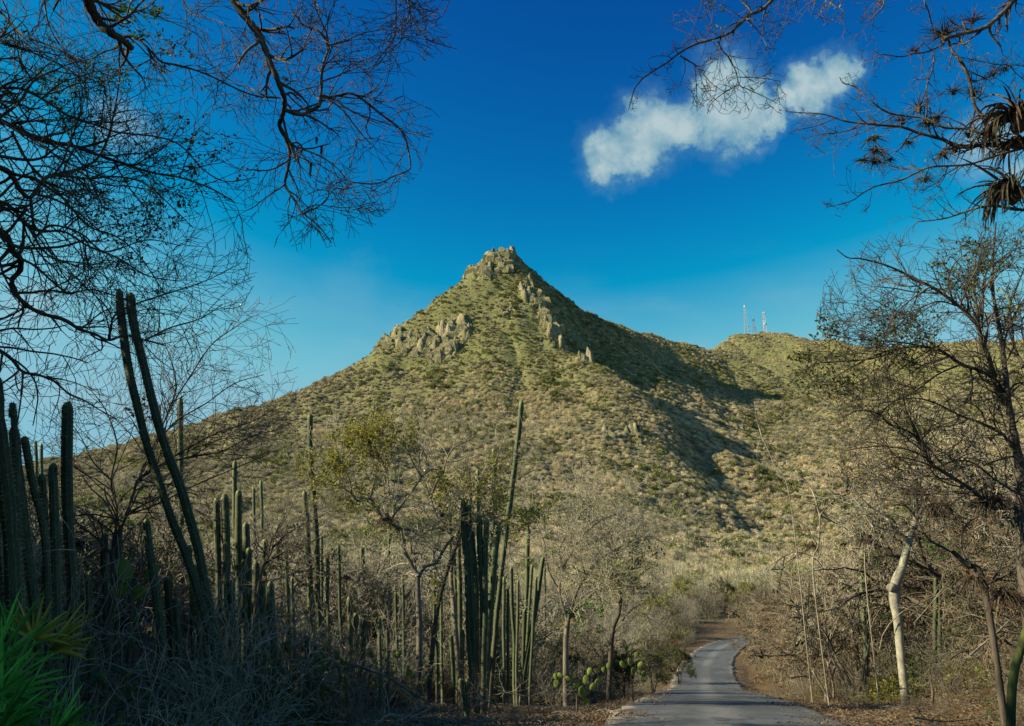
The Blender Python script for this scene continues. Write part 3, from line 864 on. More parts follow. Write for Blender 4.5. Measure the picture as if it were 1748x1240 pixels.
# ================================================================== outcrops and boulders on the slope
def mat_rock():
    m, t = mat_new('rock')
    pos = t.n('ShaderNodeNewGeometry').outputs['Position']
    st = t.n('ShaderNodeMapping', ins={'Vector': pos, 'Scale': (0.5, 0.5, 0.14)}).outputs[0]
    r1 = t.noise(st, 1.6, 6, 0.7); r2 = t.noise(pos, 0.25, 4, 0.6)
    col = t.mix(t.smooth(r1, 0.3, 0.7), (0.18, 0.155, 0.09), (0.42, 0.36, 0.215))
    col = t.mix(t.smooth(r2, 0.42, 0.62, 0, 0.6), col, (0.17, 0.175, 0.075))
    bump = t.n('ShaderNodeBump', ins={'Strength': 0.9, 'Distance': 1.5, 'Height': r1}).outputs[0]
    principled(t, col, 0.95, bump, 0.1)
    return m
M['rock'] = mat_rock()
import bmesh
def rock_block(bm, rs, c, sx, sy, sz, lean=0.15):
    """one jointed, chipped block: the hull of a jittered box"""
    pts = []
    for x in (-1, 1):
        for y in (-1, 1):
            for z in (-1, 0.2, 1):
                k = 1.0 if z < 1 else rs.uniform(0.45, 0.85)
                pts.append(bm.verts.new((c[0] + sx * (x * rs.uniform(0.7, 1.1) * k + z * rs.uniform(-lean, lean)), c[1] + sy * (y * rs.uniform(0.7, 1.1) * k), c[2] + sz * (z + rs.uniform(-0.2, 0.2)))))
    pts.append(bm.verts.new((c[0] + rs.uniform(-.3, .3) * sx, c[1], c[2] + sz * rs.uniform(1.05, 1.35))))
    r = bmesh.ops.convex_hull(bm, input=pts, use_existing_faces=False)
    bad = [g for g in r['geom_interior'] if isinstance(g, bmesh.types.BMVert)]
    bmesh.ops.delete(bm, geom=bad, context='VERTS')

def outcrop(px, py, wpx, hpx, n, seed, label, y0=380, name='rock_outcrop', group='rock outcrops on the mountain', slant=0.0):
    rs = np.random.RandomState(seed)
    try: h = hit(px, py, y0)
    except Exception: return
    k = h.y / F
    bm = bmesh.new()
    for i in range(n * 2 if n > 6 else n):
        ox = rs.uniform(-wpx / 2, wpx / 2) * k; oz = rs.uniform(-0.5, 0.5) * hpx * k
        x = h.x + ox
        # find the slope point at that offset
        d = pdir(px + ox / k, py - oz / k + slant * ox / k)
        try: q = hit(px + ox / k, py - oz / k + slant * ox / k, y0)
        except Exception: continue
        if abs(q.y - h.y) > 40: continue
        s = (0.6 + 1.5 * rs.rand() ** 2) * (2.1 if (wpx > 20 and hpx > 8) else 1.0)
        rock_block(bm, rs, (q.x - h.x, q.y - h.y + 0.5, q.z - h.z + s * 0.12), s * rs.uniform(0.6, 1.2), s * 1.1, s * rs.uniform(0.7, 1.35))
    me = bpy.data.meshes.new(name); bm.to_mesh(me); bm.free()
    me.materials.append(M['rock'])
    o = bpy.data.objects.new(name, me); COL.objects.link(o); o.location = h
    tag(o, label, 'rock', group)
OUT = [(852, 436, 46, 14, 26, 'craggy grey summit rocks crowning the sharp peak'),
       (846, 456, 52, 20, 26, 'broken pale cliff just below the summit rocks'),
       (812, 466, 40, 14, 14, 'ragged rocks on the left shoulder under the summit'),
       (662, 580, 44, 32, 22, 'dark jointed cliff at the far left end of the rock band'),
       (712, 588, 44, 40, 26, 'ribbed pale cliff in the middle of the rock band'),
       (752, 598, 46, 44, 30, 'broad buff cliff dropping lowest in the rock band'),
       (780, 566, 30, 40, 18, 'dark notched crag at the right end of the rock band'),
       (902, 486, 18, 30, 12, 'knobbly rocks high on the right-hand spur'),
       (920, 512, 26, 22, 12, 'pale rock knob at the bend of the spur'),
       (935, 545, 26, 26, 12, 'stepped rocks midway along the spur crest'),
       (950, 568, 26, 16, 14, 'columnar cliff ending the rocky spur'),
       (866, 530, 20, 22, 8, 'pale rock slabs in the middle of the cone'),
       (777, 630, 12, 10, 4, 'single dark boulder below the rock band'),
       (1060, 745, 70, 6, 14, 'low row of broken rock ledges on the lower slope'),
       (1170, 588, 14, 8, 5, 'dark rock knob on the saddle ridge')]
for i, (a, b, c, d, n, lab) in enumerate(OUT):
    outcrop(a, b, c, d, n, 200 + i, lab)
BLD = [(1200, 618, 8), (1196, 634, 5), (1192, 644, 5), (1186, 667, 8), (1175, 676, 9), (1205, 692, 9), (1240, 726, 9), (1236, 735, 9), (1246, 712, 5), (1250, 690, 6), (1320, 646, 14), (1090, 758, 6), (986, 757, 7), (1385, 700, 7), (1395, 690, 6), (1245, 742, 5),
       (1180, 640, 4), (1222, 712, 5), (1150, 690, 5), (800, 512, 8), (830, 500, 6), (790, 540, 6), (1505, 690, 14), (1520, 700, 10)]
for i, (a, b, c) in enumerate(BLD):
    outcrop(a, b, c, 3, 3, 300 + i, ('%s pale boulder ' % ('larger' if c >= 9 else 'small' if c >= 7 else 'tiny')) + ('high below the saddle ridge' if b < 640 else 'midway down the far slope' if b < 690 else 'at the lower rim of the shaded gully') * (a > 1120) + ('on the upper cone near the middle' if b < 560 else 'low on the open mountain face') * (a <= 1120) + (' under the tower hill' if a > 1280 else ''), group='pale boulders scattered over the slopes', name='boulder')
# ================================================================== cacti
def mat_cactus(name, c0, c1):
    m, t = mat_new(name)
    pos = t.n('ShaderNodeTexCoord').outputs['Object']
    rndv = t.n('ShaderNodeObjectInfo').outputs['Random']
    n = t.noise(pos, 7, 5, 0.7)
    rib = t.n('ShaderNodeAttribute', attribute_name='rib').outputs['Fac']
    up = t.n('ShaderNodeAttribute', attribute_name='up').outputs['Fac']
    col = t.mix(t.smooth(n, 0.3, 0.7), c0, c1)
    col = t.mix(t.smooth(t.math('ADD', up, t.math('MULTIPLY', n, 0.5)), 0.55, 0.3), col, (0.09, 0.075, 0.055))   # corky old growth low down
    col = t.mix(t.smooth(rib, 0.78, 1.0, 0, 0.7), col, (0.26, 0.245, 0.12))       # paler along the rib edges
    scar = t.noise(t.n('ShaderNodeMapping', ins={'Vector': pos, 'Scale': (1, 1, 0.5)}).outputs[0], 4.5, 5, 0.7)
    col = t.mix(t.smooth(scar, 0.60, 0.68, 0, 0.8), col, (0.11, 0.085, 0.055))     # brown scars
    tip = t.smooth(up, 0.965, 1.0)
    col = t.mix(t.math('MULTIPLY', tip, 0.7), col, (0.22, 0.24, 0.06))
    col = t.n('ShaderNodeVectorMath', operation='SCALE', ins={0: col, 'Scale': t.lin(rndv, 0, 1, 0.75, 1.2)}).outputs[0]
    bump = t.n('ShaderNodeBump', ins={'Strength': 0.4, 'Distance': 0.01, 'Height': n}).outputs[0]
    principled(t, col, 0.6, bump, 0.25)
    return m
M['cactus'] = mat_cactus('cactus_skin', (0.030, 0.046, 0.022), (0.065, 0.085, 0.038))
M['spine'] = mat_bark('spine_straw', (0.22, 0.17, 0.10), (0.42, 0.36, 0.22), scale=20)

def stem_mesh(name, pts, rad, mat, parent, rs, ribs=8, step=0.16, spines=0):
    pts = catmull(pts, 8) if len(pts) > 2 else np.asarray(pts, float)
    L = np.r_[0, np.cumsum(np.linalg.norm(np.diff(pts, axis=0), axis=1))]
    n = max(8, min(60, int(L[-1] / step)))
    s = np.linspace(0, L[-1], n)
    pts = pts + np.stack([(fbm(L * 0.9 + rs.uniform(0, 90), L * 0, 8, 2) - .5) * rad * 1.3, L * 0, L * 0], -1)
    # rounded tip: extra rings near the end
    ends = L[-1] - rad * np.array([1.6, 1.0, 0.6, 0.3, 0.08, 0.0])
    s = np.sort(np.r_[s[s < ends[0]], ends])
    Q = np.stack([np.interp(s, L, pts[:, i]) for i in range(3)], -1)
    n = len(s)
    T = unit(np.gradient(Q, axis=0))
    U = unit(np.cross(T, np.array([0, 1.0, 0.15]))); W = np.cross(T, U)
    k = ribs * 2
    a = np.arange(k) * 2 * math.pi / k + rs.uniform(0, 1)
    prof = np.where(np.arange(k) % 2 == 0, 1.0, 0.62)
    sw = rad * (1 + 0.16 * (fbm(s * 1.3 + rs.uniform(0, 50), s * 0, 5, 3) - 0.5) * 2)
    for q_ in range(rs.randint(1, 4)):      # seasonal constrictions
        sw = sw * (1 - rs.uniform(.08, .2) * np.exp(-((s - rs.uniform(.2, .9) * L[-1]) / (rad * 0.8)) ** 2))
    dd_ = (L[-1] - s) / rad
    sw = sw * np.sqrt(np.clip(1 - (1 - np.clip(dd_ / 1.6, 0, 1)) ** 2, 0.0, 1))
    sw = np.maximum(sw, 0.004)
    RR_ = sw[:, None] * prof[None, :]
    V = Q[:, None, :] + RR_[:, :, None] * (U[:, None, :] * np.cos(a)[None, :, None] + W[:, None, :] * np.sin(a)[None, :, None])
    idx = np.arange(n * k).reshape(n, k); nx = np.roll(idx, -1, 1)
    f = np.stack([idx[:-1], nx[:-1], nx[1:], idx[1:]], -1).reshape(-1, 4)
    o = mesh_obj(name, V.reshape(-1, 3), f, mat, parent, smooth=False)
    at = o.data.attributes.new('rib', 'FLOAT', 'POINT'); at.data.foreach_set('value', np.tile((prof > 0.9).astype(np.float32), n))
    at = o.data.attributes.new('up', 'FLOAT', 'POINT'); at.data.foreach_set('value', np.repeat((s / L[-1]).astype(np.float32), k))
    if spines:
        ss_ = np.arange(0.05, L[-1] - 0.01, 0.05)
        Vs = []
        for r_ in range(0, k, 2):
            c = np.stack([np.interp(ss_, s, V[:, r_, i]) for i in range(3)], -1)
            cen = np.stack([np.interp(ss_, s, Q[:, i]) for i in range(3)], -1)
            out = unit(c - cen)
            for q in range(spines):
                d = unit(out * 0.9 + rs.normal(0, 0.55, c.shape))
                ln = 0.045 * rs.uniform(0.5, 1.5, (len(c), 1)); sd_ = unit(np.cross(d, rs.normal(0, 1, c.shape))) * 0.0026
                Vs.append(np.stack([c - sd_, c + sd_, c + d * ln], 1).reshape(-1, 3))
        Vs = np.concatenate(Vs)
        so = mesh_obj('spines', Vs, np.arange(len(Vs)).reshape(-1, 3), M['spine'], o)
        so['kind'] = 'stuff'
    return o

def cactus(label, Y, stems, group='candle cacti along the left of the road', cat='cactus', seed=0, ribs=8):
    rs = np.random.RandomState(seed + 17)
    st0 = stems[0]
    b = P(st0[0][-1][0], st0[0][-1][1], Y)
    gz0 = gz(b.x, Y)
    root = tag(empty('candle_cactus', (b.x, Y, gz0)), label, cat, group)
    for pix, w in stems:
        dY = rs.uniform(-0.25, 0.25)
        pts = [np.array(P(x, y, Y + dY * (i + 1) / len(pix))) for i, (x, y) in enumerate(pix)]
        last = pts[-1]; g = gz(last[0], last[1]) - 0.1
        if last[2] > g + 0.15:
            prev = pts[-2]; sl = (last[:2] - prev[:2]) / max(0.3, prev[2] - last[2])
            h = last[2] - g
            pts.append(np.array([last[0] + sl[0] * h * .8, last[1] + sl[1] * h * .5, g]))
        pts = [p - np.array([b.x, Y, gz0]) for p in pts][::-1]
        r = w / 2 * Y / F * (0.86 if Y < 14 else 0.95)
        stem_mesh('stem', pts, r, M['cactus'], root, rs, ribs=ribs if w > 7 else 6, step=0.15 if Y < 20 else 0.3, spines=(3 if Y < 14 else (1 if Y < 24 else 0)))
    return root

CACTI = [
 ('tall leaning pair of candle cactus stems rising highest against the sky', 12.0, [([(205, 494), (207, 540), (216, 610), (236, 700), (262, 790), (296, 890), (330, 980)], 17), ([(222, 500), (226, 545), (241, 610), (262, 690), (286, 770), (316, 860), (350, 985)], 18)]),
 ('broad old cactus column touching the left edge of the photograph', 9.0, [([(-6, 640), (2, 760), (12, 900), (22, 1010)], 32), ([(-26, 700), (-20, 900), (-10, 1040)], 30)]),
 ('thick cactus with a bulbous dark tip, second from the left edge', 10.0, [([(26, 728), (32, 800), (42, 900), (55, 1020)], 21), ([(21, 697), (21, 712), (26, 732)], 13), ([(44, 745), (58, 830), (74, 900), (80, 1000)], 15)]),
 ('short blunt cactus column between the bulb-tipped cactus and the jointed one', 11.0, [([(70, 808), (73, 880), (76, 990)], 16)]),
 ('dark jointed cactus with a club-shaped upper segment', 10.5, [([(91, 791), (90, 820), (93, 848)], 17), ([(93, 850), (97, 900), (100, 1010)], 14)]),
 ('straight dark cactus column standing tall against the pale left sky', 10.5, [([(115, 686), (116, 780), (120, 880), (124, 1010)], 20)]),
 ('thin distant cactus pair behind the left-hand columns', 30.0, [([(61, 752), (62, 860), (64, 980)], 6), ([(72, 757), (72, 860), (72, 980)], 7)]),
 ('slim cactus rising behind the leaning pair against the hill', 22.0, [([(306, 679), (307, 760), (309, 860), (312, 980)], 10)]),
 ('small green cactus with pale tips behind the prickly pear', 14.0, [([(181, 909), (181, 980), (183, 1060)], 13), ([(206, 906), (204, 960), (200, 1050)], 12)]),
 ('short cactus with a bright yellow growing tip left of centre shade', 13.0, [([(251, 886), (256, 930), (264, 990), (270, 1060)], 17)]),
 ('dark twin cactus columns standing close together', 17.0, [([(370, 850), (371, 930), (373, 1010)], 11), ([(384, 843), (385, 920), (388, 1010)], 14)]),
 ('slender cactus with a pale tip above the dark cluster', 24.0, [([(402, 786), (402, 860), (403, 980)], 9)]),
 ('tall dark cactus cluster of unequal columns', 16.5, [([(408, 836), (408, 920), (410, 1030)], 13), ([(420, 892), (421, 960), (422, 1060)], 12)]),
 ('thin sunlit cactus left of another thin one on the sunlit scrub', 34.0, [([(434, 831), (434, 900), (435, 990)], 6)]),
 ('thin sunlit cactus with a thorny top by the pale scrub', 33.0, [([(446, 820), (447, 900), (449, 1000)], 6)]),
 ('grey weathered cactus column behind the dark cluster', 20.0, [([(452, 920), (452, 980), (452, 1050)], 10)]),
 ('dark cactus column in the shaded thicket, left of two', 15.5, [([(434, 958), (436, 1010), (437, 1090)], 13), ([(447, 996), (449, 1050), (452, 1120)], 12)]),
 ('dark cactus column in the shaded thicket, right of the pair', 14.5, [([(462, 993), (465, 1060), (471, 1140)], 14)]),
 ('sunlit narrow cacti in the scrub right of the grey column', 30.0, [([(475, 893), (476, 960), (480, 1040)], 7), ([(491, 905), (490, 980), (491, 1060)], 6)]),
 ('near cactus with a sunlit rounded tip in front of the thicket', 13.5, [([(395, 990), (399, 1070), (404, 1150), (409, 1225)], 16)]),
 ('leaning brownish cactus column low in the dark foreground', 13.0, [([(345, 1074), (352, 1130), (362, 1200), (368, 1240)], 17)]),
 ('short spiny cactus beside the slim tall pole cactus', 22.0, [([(520, 838), (523, 900), (528, 985)], 9)]),
 ('very tall slim pole cactus left of the leafy yellow-green tree', 21.0, [([(531, 707), (531, 790), (536, 860), (541, 950), (545, 1060)], 10)]),
 ('thin cactus pair standing in the scrub right of the slim pole cactus', 31.0, [([(617, 934), (620, 980), (625, 1040)], 8), ([(612, 976), (616, 1020), (622, 1070)], 6)]),
 ('slim cactus column in the sunlit middle scrub', 36.0, [([(656, 956), (656, 1000), (657, 1060)], 6), ([(664, 915), (664, 980), (664, 1040)], 7)]),
 ('dark low cactus with a ribbed green stem beside the stubby spiny one', 19.0, [([(596, 1019), (598, 1070), (600, 1130)], 8)]),
 ('stubby spiny cactus forked like a tuning fork', 18.0, [([(608, 1046), (608, 1090), (611, 1140)], 10), ([(622, 1057), (620, 1090), (617, 1140)], 9)]),
 ('thick dead cactus post in the dark bottom thicket', 12.5, [([(587, 1150), (589, 1200), (591, 1240)], 13)]),
 ('very tall sunlit cactus leaning right before the bare slope', 24.0, [([(891, 684), (887, 740), (880, 800), (874, 850), (866, 900), (858, 960), (850, 1040)], 10)]),
 ('spindly cactus behind the leafy branches left of the tall leaning one', 32.0, [([(844, 766), (845, 830), (846, 920), (848, 1000)], 8)]),
 ('pair of thin cactus tips poking above the yellow leaves', 32.0, [([(803, 822), (803, 900), (804, 990)], 7), ([(816, 802), (816, 880), (817, 980)], 7)]),
 ('large dark clump of cactus columns in the middle thicket', 21.0, [([(790, 853), (792, 920), (797, 1010)], 10), ([(799, 862), (801, 930), (806, 1030)], 10), ([(818, 879), (820, 950), (822, 1040)], 11), ([(832, 885), (830, 960), (828, 1050)], 11), ([(806, 905), (809, 980), (812, 1080)], 11)]),
 ('weathered cactus columns at the right of the dark clump', 22.0, [([(852, 895), (846, 960), (838, 1050)], 12), ([(843, 905), (839, 980), (834, 1060)], 11)]),
 ('slim sunlit cactus left of the dark clump', 27.0, [([(769, 868), (771, 940), (774, 1050)], 8)]),
 ('narrow green cactus rising through the leafy right branches', 28.0, [([(901, 880), (901, 960), (898, 1060)], 8), ([(909, 963), (906, 1010), (901, 1080)], 6)]),
 ('greenish cactus with a dark dry tip by the thicket edge', 26.0, [([(873, 968), (875, 1020), (877, 1090), (878, 1140)], 7)]),
 ('leaning cactus rising right out of the brushy mound', 25.0, [([(929, 950), (921, 1000), (911, 1060), (902, 1110)], 8), ([(895, 1040), (894, 1080), (893, 1120)], 7)]),
 ('stubby cactus trio standing on open litter near the road', 17.5, [([(786, 1158), (788, 1180), (793, 1198)], 9), ([(799, 1158), (798, 1180), (796, 1198)], 9), ([(795, 1190), (796, 1212)], 11)]),
 ('low dark cactus in the thicket behind the stubby trio', 24.0, [([(789, 1074), (789, 1110), (789, 1140)], 8), ([(770, 1084), (772, 1120), (774, 1150)], 7)]),
 ('tiny distant cactus standing alone on the slope below the thicket', 60.0, [([(930, 945), (930, 985)], 4)]),
 ('slim green cactus pair in the brown tangle right of the road', 30.0, [([(1471, 984), (1474, 1020), (1476, 1070)], 8), ([(1481, 990), (1481, 1030), (1480, 1080)], 7)]),
 ('green cactus stems half hidden behind the white tree trunk', 26.0, [([(1596, 985), (1596, 1040), (1597, 1110)], 8), ([(1606, 1000), (1605, 1050), (1604, 1110)], 7)]),
 # further columns crowding the thicket
 ('two thin dark cactus columns between the lit-tipped cactus and the slim pole', 17.5, [([(489, 955), (490, 1010), (492, 1090)], 7), ([(500, 985), (501, 1040), (502, 1100)], 6)]),
 ('dark ribbed cactus trio behind the lit-tipped near cactus', 16.0, [([(425, 935), (426, 1000), (428, 1090)], 9), ([(416, 955), (417, 1020), (418, 1100)], 9), ([(386, 925), (387, 1000), (390, 1080)], 8)]),
 ('shaded cactus column low between the leaning pair and the dark twins', 14.5, [([(322, 930), (325, 1000), (330, 1080)], 10), ([(335, 965), (337, 1020), (340, 1090)], 9)]),
 ('slim cactus group under the yellow-green crown', 25.0, [([(548, 915), (549, 980), (551, 1070)], 6), ([(560, 950), (560, 1010), (560, 1080)], 6)]),
 ('thin green cactus right of the spiny short one', 26.0, [([(578, 930), (580, 1000), (583, 1080)], 6)]),
 ('narrow cactus left of the forked dark trunk', 24.0, [([(688, 985), (689, 1040), (690, 1110)], 6), ([(676, 1010), (677, 1060), (678, 1120)], 5)]),
 ('thin cactus pair right of the forked dark trunk', 25.0, [([(742, 985), (743, 1050), (745, 1120)], 6), ([(753, 1005), (754, 1060), (755, 1120)], 6)]),
 ('half-dead cactus columns left of the central clump', 23.0, [([(781, 905), (783, 980), (785, 1080)], 8), ([(776, 930), (778, 1000), (780, 1090)], 6)]),
 ('lit thin cactus just right of the central clump', 24.0, [([(860, 985), (860, 1050), (861, 1120)], 6), ([(868, 1005), (868, 1060), (868, 1120)], 5)]),
 ('slender cactus columns at the foot of the tall right-leaning one', 25.0, [([(885, 990), (884, 1050), (883, 1120)], 6), ([(916, 985), (912, 1040), (908, 1110)], 6)]),
 ('short dark cactus between palm and prickly pear', 12.5, [([(150, 985), (152, 1040), (155, 1110)], 12)]),
 ('dark cactus stump behind the bright padded prickly pear', 14.0, [([(285, 985), (288, 1040), (292, 1110)], 13), ([(300, 1020), (302, 1070), (305, 1120)], 11)]),
 ('low cactus pair on the dim litter left of the fallen log', 14.5, [([(525, 1085), (526, 1130), (528, 1180)], 10), ([(540, 1100), (541, 1140), (542, 1180)], 8)]),
 ('small pale-tipped cacti under the yellow-green crown, nearest the fallen log', 19.0, [([(648, 1055), (648, 1100), (650, 1150)], 7), ([(662, 1075), (662, 1110), (662, 1150)], 6)]),
]
for i, (lab, Y, st) in enumerate(CACTI):
    cactus(lab, Y, st, seed=i, group='candle cacti in the scrub' )

# ================================================================== prickly pears
M['pad'] = mat_leaf('pad_green', (0.07, 0.12, 0.02), (0.17, 0.22, 0.04), scale=9, transl=0.12)
M['pad_shaded'] = mat_leaf('pad_shaded', (0.04, 0.075, 0.03), (0.075, 0.12, 0.04), scale=9, transl=0.05)  # darker copy of the pad skin, shade put into its colour
def pad_mesh(name, c, up, face, h, w, mat, parent):
    up = unit(np.array(up)); face = np.array(face, float); face = unit(face - up * (face @ up)); side = np.cross(up, face)
    V = []
    ring = 14
    a = np.arange(ring) * 2 * math.pi / ring
    for zz, k in ((-1, 0.0), (-0.9, 0.55), (-0.45, 0.88), (0, 1.0), (0.45, 0.88), (0.9, 0.55), (1, 0.0)):
        kk = max(k, 0.02)
        # egg outline: narrower at the foot
        sx = np.cos(a) * (1 + 0.18 * np.sin(a)) * w / 2 * kk; sy = (np.sin(a) * 0.5 * kk + 0.5) * h
        V.append(np.array(c) + side[None] * sx[:, None] + up[None] * sy[:, None] + face[None] * zz * 0.012 * (1 + h))
    V = np.concatenate(V)
    idx = np.arange(7 * ring).reshape(7, ring); nx = np.roll(idx, -1, 1)
    f = np.stack([idx[:-1], nx[:-1], nx[1:], idx[1:]], -1).reshape(-1, 4)
    o = mesh_obj(name, V, f, mat, parent, smooth=True)
    m_ = 46
    aa = rs_pad.uniform(0, 6.28, m_); rr_ = np.sqrt(rs_pad.uniform(0, .9, m_)); sg = rs_pad.choice([-1, 1], m_)
    c_ = np.array(c)[None] + side[None] * (np.cos(aa) * rr_ * w / 2)[:, None] + up[None] * ((np.sin(aa) * rr_ * .5 + .5) * h)[:, None] + face[None] * (sg * 0.011 * (1 + h) * np.sqrt(1 - rr_ ** 2 * .8))[:, None]
    q = face[None] * sg[:, None] + rs_pad.normal(0, .5, (m_, 3)); q2 = unit(np.cross(q, rs_pad.normal(0, 1, (m_, 3)))) * 0.0022
    VS = np.stack([c_ - q2, c_ + q2, c_ + unit(q) * 0.028], 1).reshape(-1, 3)
    so = mesh_obj('spines', VS, np.arange(m_ * 3).reshape(-1, 3), M['spine'], o); so['kind'] = 'stuff'
    return o
rs_pad = np.random.RandomState(99)

def prickly_pear(px, py, Y, pads, mat, label, seed):
    """pads: (dx, dy of the pad's centre from px,py in photograph pixels, height px, tilt in degrees)"""
    rs = np.random.RandomState(seed)
    b = P(px, py, Y); g = gz(b.x, Y)
    root = tag(empty('prickly_pear', (b.x, Y, g)), label, 'prickly pear', 'prickly pears low in the scrub')
    low = 1e9
    for dx, dy, h, tilt in pads:
        k = Y / F * 1.04
        hh = h * k * 0.9
        up = np.array([math.sin(R(tilt)), rs.uniform(-.2, .2), math.cos(R(tilt))])
        cx = dx * k; cz = b.z - g - dy * k
        c = np.array([cx, rs.uniform(-0.06, 0.06), cz]) - up * hh / 2
        low = min(low, c[2])
        pad_mesh('pad', c, up, (rs.uniform(-.5, .5), -1, rs.uniform(-.2, .3)), hh, hh * rs.uniform(0.6, 0.75), M[mat], root)
    if low > 0.03:
        tb = Tubes(); tb.add([(0, 0, low + 0.06), (rs.uniform(-.05, .05), 0.02, low * 0.5), (rs.uniform(-.05, .05), 0, -0.05)], [0.02, 0.025, 0.035], 6)
        tb.build('stem', M['bark'], root)
PEARS = [(232, 975, 13.5, [(24, 2, 34, 35), (-18, 0, 46, -25), (-22, 30, 40, 5), (10, 34, 30, 15)], 'pad', 'prickly pear with one bright raised pad left of the thicket'),
 (222, 1092, 12.5, [(0, 0, 30, -5), (6, -32, 22, 30)], 'pad_shaded', 'dim prickly pear pads beside the fan palm'),
 (208, 1226, 11.0, [(0, 0, 26, 5)], 'pad', 'single bright round prickly pear pad at the bottom edge'),
 (365, 1085, 14.0, [(0, -3, 18, 40), (18, 12, 16, 60), (8, 22, 18, 10)], 'pad', 'small bright prickly pear pads behind the near cactus'),
 (468, 1125, 16.0, [(0, 0, 12, 0), (-6, 14, 14, -15), (12, 10, 12, 20)], 'pad', 'tiny prickly pear at the foot of the dark columns'),
 (633, 1118, 19.0, [(0, 0, 14, -10), (24, 3, 15, 75), (42, 0, 14, 20), (38, 22, 13, 0), (60, 26, 14, 60), (68, 32, 12, 80)], 'pad', 'prickly pear row of sunlit pads under the forked tree'),
 (560, 1105, 18.0, [(0, 0, 18, -40), (14, 12, 16, -20), (-10, 20, 16, 20)], 'pad', 'prickly pear partly hidden behind dead cactus limbs'),
 (985, 1170, 20.0, [(0, 0, 15, -45), (-13, -9, 13, -60), (-25, -14, 12, -60), (-33, -13, 12, -10), (-32, -2, 14, 8), (8, 10, 20, -10), (14, -8, 16, 10), (20, -20, 14, 20), (24, 2, 14, 40), (32, -6, 12, 55)], 'pad', 'lone bright prickly pear standing at the road verge'),
 (1076, 1130, 26.0, [(0, 0, 14, 0), (10, -10, 12, 20), (-12, 4, 13, -30), (4, 14, 14, 5), (16, 4, 13, 50), (-6, -20, 11, 10), (-34, 6, 11, 10), (-42, 12, 10, -20), (20, 18, 12, 20)], 'pad', 'green prickly pear mass at the right end of the left thicket'),
 (850, 1165, 21.0, [(0, 0, 10, 0), (4, 12, 10, -10)], 'pad', 'small prickly pear in dry grass near the verge'),
 (728, 1160, 20.0, [(0, 0, 9, 20), (-8, 6, 9, -20), (22, 4, 9, 60)], 'pad', 'low prickly pear pads on the open litter'),
 (1585, 1132, 20.0, [(0, 0, 12, 0), (75, 8, 12, 30)], 'pad', 'prickly pear pads in shade beneath the white trunk'),
 (170, 1160, 10.5, [(0, 0, 26, -40), (30, -14, 22, 30)], 'pad_shaded', 'shaded prickly pear pads right of the palm'),
 (1500, 1000, 60.0, [(0, 0, 4, 0)], 'pad_shaded', 'far prickly pear')]
for i, (px, py, Y, pads, mat, lab) in enumerate(PEARS[:-1]):
    prickly_pear(px, py, Y, pads, mat, lab, i)

# ================================================================== fan palm at the lower left
M['palm'] = mat_leaf('palm_blade', (0.05, 0.24, 0.03), (0.16, 0.46, 0.08), scale=5, transl=0.15, spread=0.55)
M['palm_sunlit'] = mat_leaf('palm_blade_sunlit', (0.26, 0.25, 0.03), (0.46, 0.38, 0.08), scale=5, transl=0.2, spread=0.4)  # yellow copy of the palm blade, sunlight put into its colour
def strap(P0, D, up, L, w, bend, n=5, twist=0.0, fold=0.3):
    """a long tapering folded blade"""
    P0 = np.array(P0, float); D = unit(np.array(D, float)); up = np.array(up, float)
    V = []
    p = P0.copy(); d = D.copy()
    for i in range(n + 1):
        t = i / n
        side = unit(np.cross(d, up)); nm = np.cross(side, d)
        ww = w * (min(1, 0.45 + 2.2 * t) if t < 0.25 else 1) * (1 - t) ** 0.6 * 0.5 + 0.0008
        V += [p - side * ww + nm * ww * fold, p, p + side * ww + nm * ww * fold]
        p = p + d * L / n
        d = unit(d + np.array([0, 0, -bend / n]) + side * twist / n)
    Fc = []
    for i in range(n):
        a = i * 3
        Fc += [(a, a + 1, a + 4, a + 3), (a + 1, a + 2, a + 5, a + 4)]
    return np.array(V), Fc

def fan_palm():
    rs = np.random.RandomState(8)
    Y0 = 7.2
    b = P(-10, 1180, Y0); g = gz(b.x, Y0)
    root = tag(empty('fan_palm', (b.x, Y0, g)), 'bright green fan palm with splayed blades in the bottom left corner', 'palm')
    base = np.array([b.x, Y0, g])
    #  centre px, py, distance, mid angle (deg, 0 = right, 90 = up), half spread, length px, blades, material, name
    fans = [(5, 1185, 6.8, 35, 75, 140, 16, 'palm'), (60, 1092, 7.4, 78, 75, 70, 14, 'palm_sunlit'), (85, 1110, 7.8, 25, 34, 85, 14, 'palm_sunlit'), (-12, 1140, 7.3, 72, 60, 135, 15, 'palm'),
            (88, 1262, 6.6, 48, 38, 88, 16, 'palm'), (-5, 1255, 6.4, 30, 40, 120, 18, 'palm'), (20, 1085, 7.7, 112, 38, 60, 12, 'palm'), (-50, 1230, 6.5, 60, 60, 150, 14, 'palm')]
    for (px, py, Y, mid, hs, L, nb, mt) in fans:
        c = np.array(P(px, py, Y)) - base
        k = Y / F * 1.03
        tb = Tubes()
        q = np.array([rs.uniform(-.1, .1) - 0.1, rs.uniform(-.05, .1), 0.05])
        m_ = (c + q) / 2 + np.array([0, 0, 0.12])
        tb.add([q, m_, c], [0.016, 0.012, 0.009], 5)
        leaf = tb.build('leaf', M['palm'], root)
        for i in range(nb):
            a = R(mid + hs * (2 * i / (nb - 1) - 1) + rs.uniform(-2.5, 2.5))
            dep = rs.uniform(-0.22, 0.22)
            d = (math.cos(a), dep - 0.15, math.sin(a))
            V, Fc = strap(c, d, (rs.uniform(-.5, .6), -1, 0.3), L * k * rs.uniform(0.7, 1.1), 0.036, rs.uniform(0.05, 0.5), n=6, fold=0.9)
            mesh_obj('blade', V, Fc, M[mt], leaf)
fan_palm()

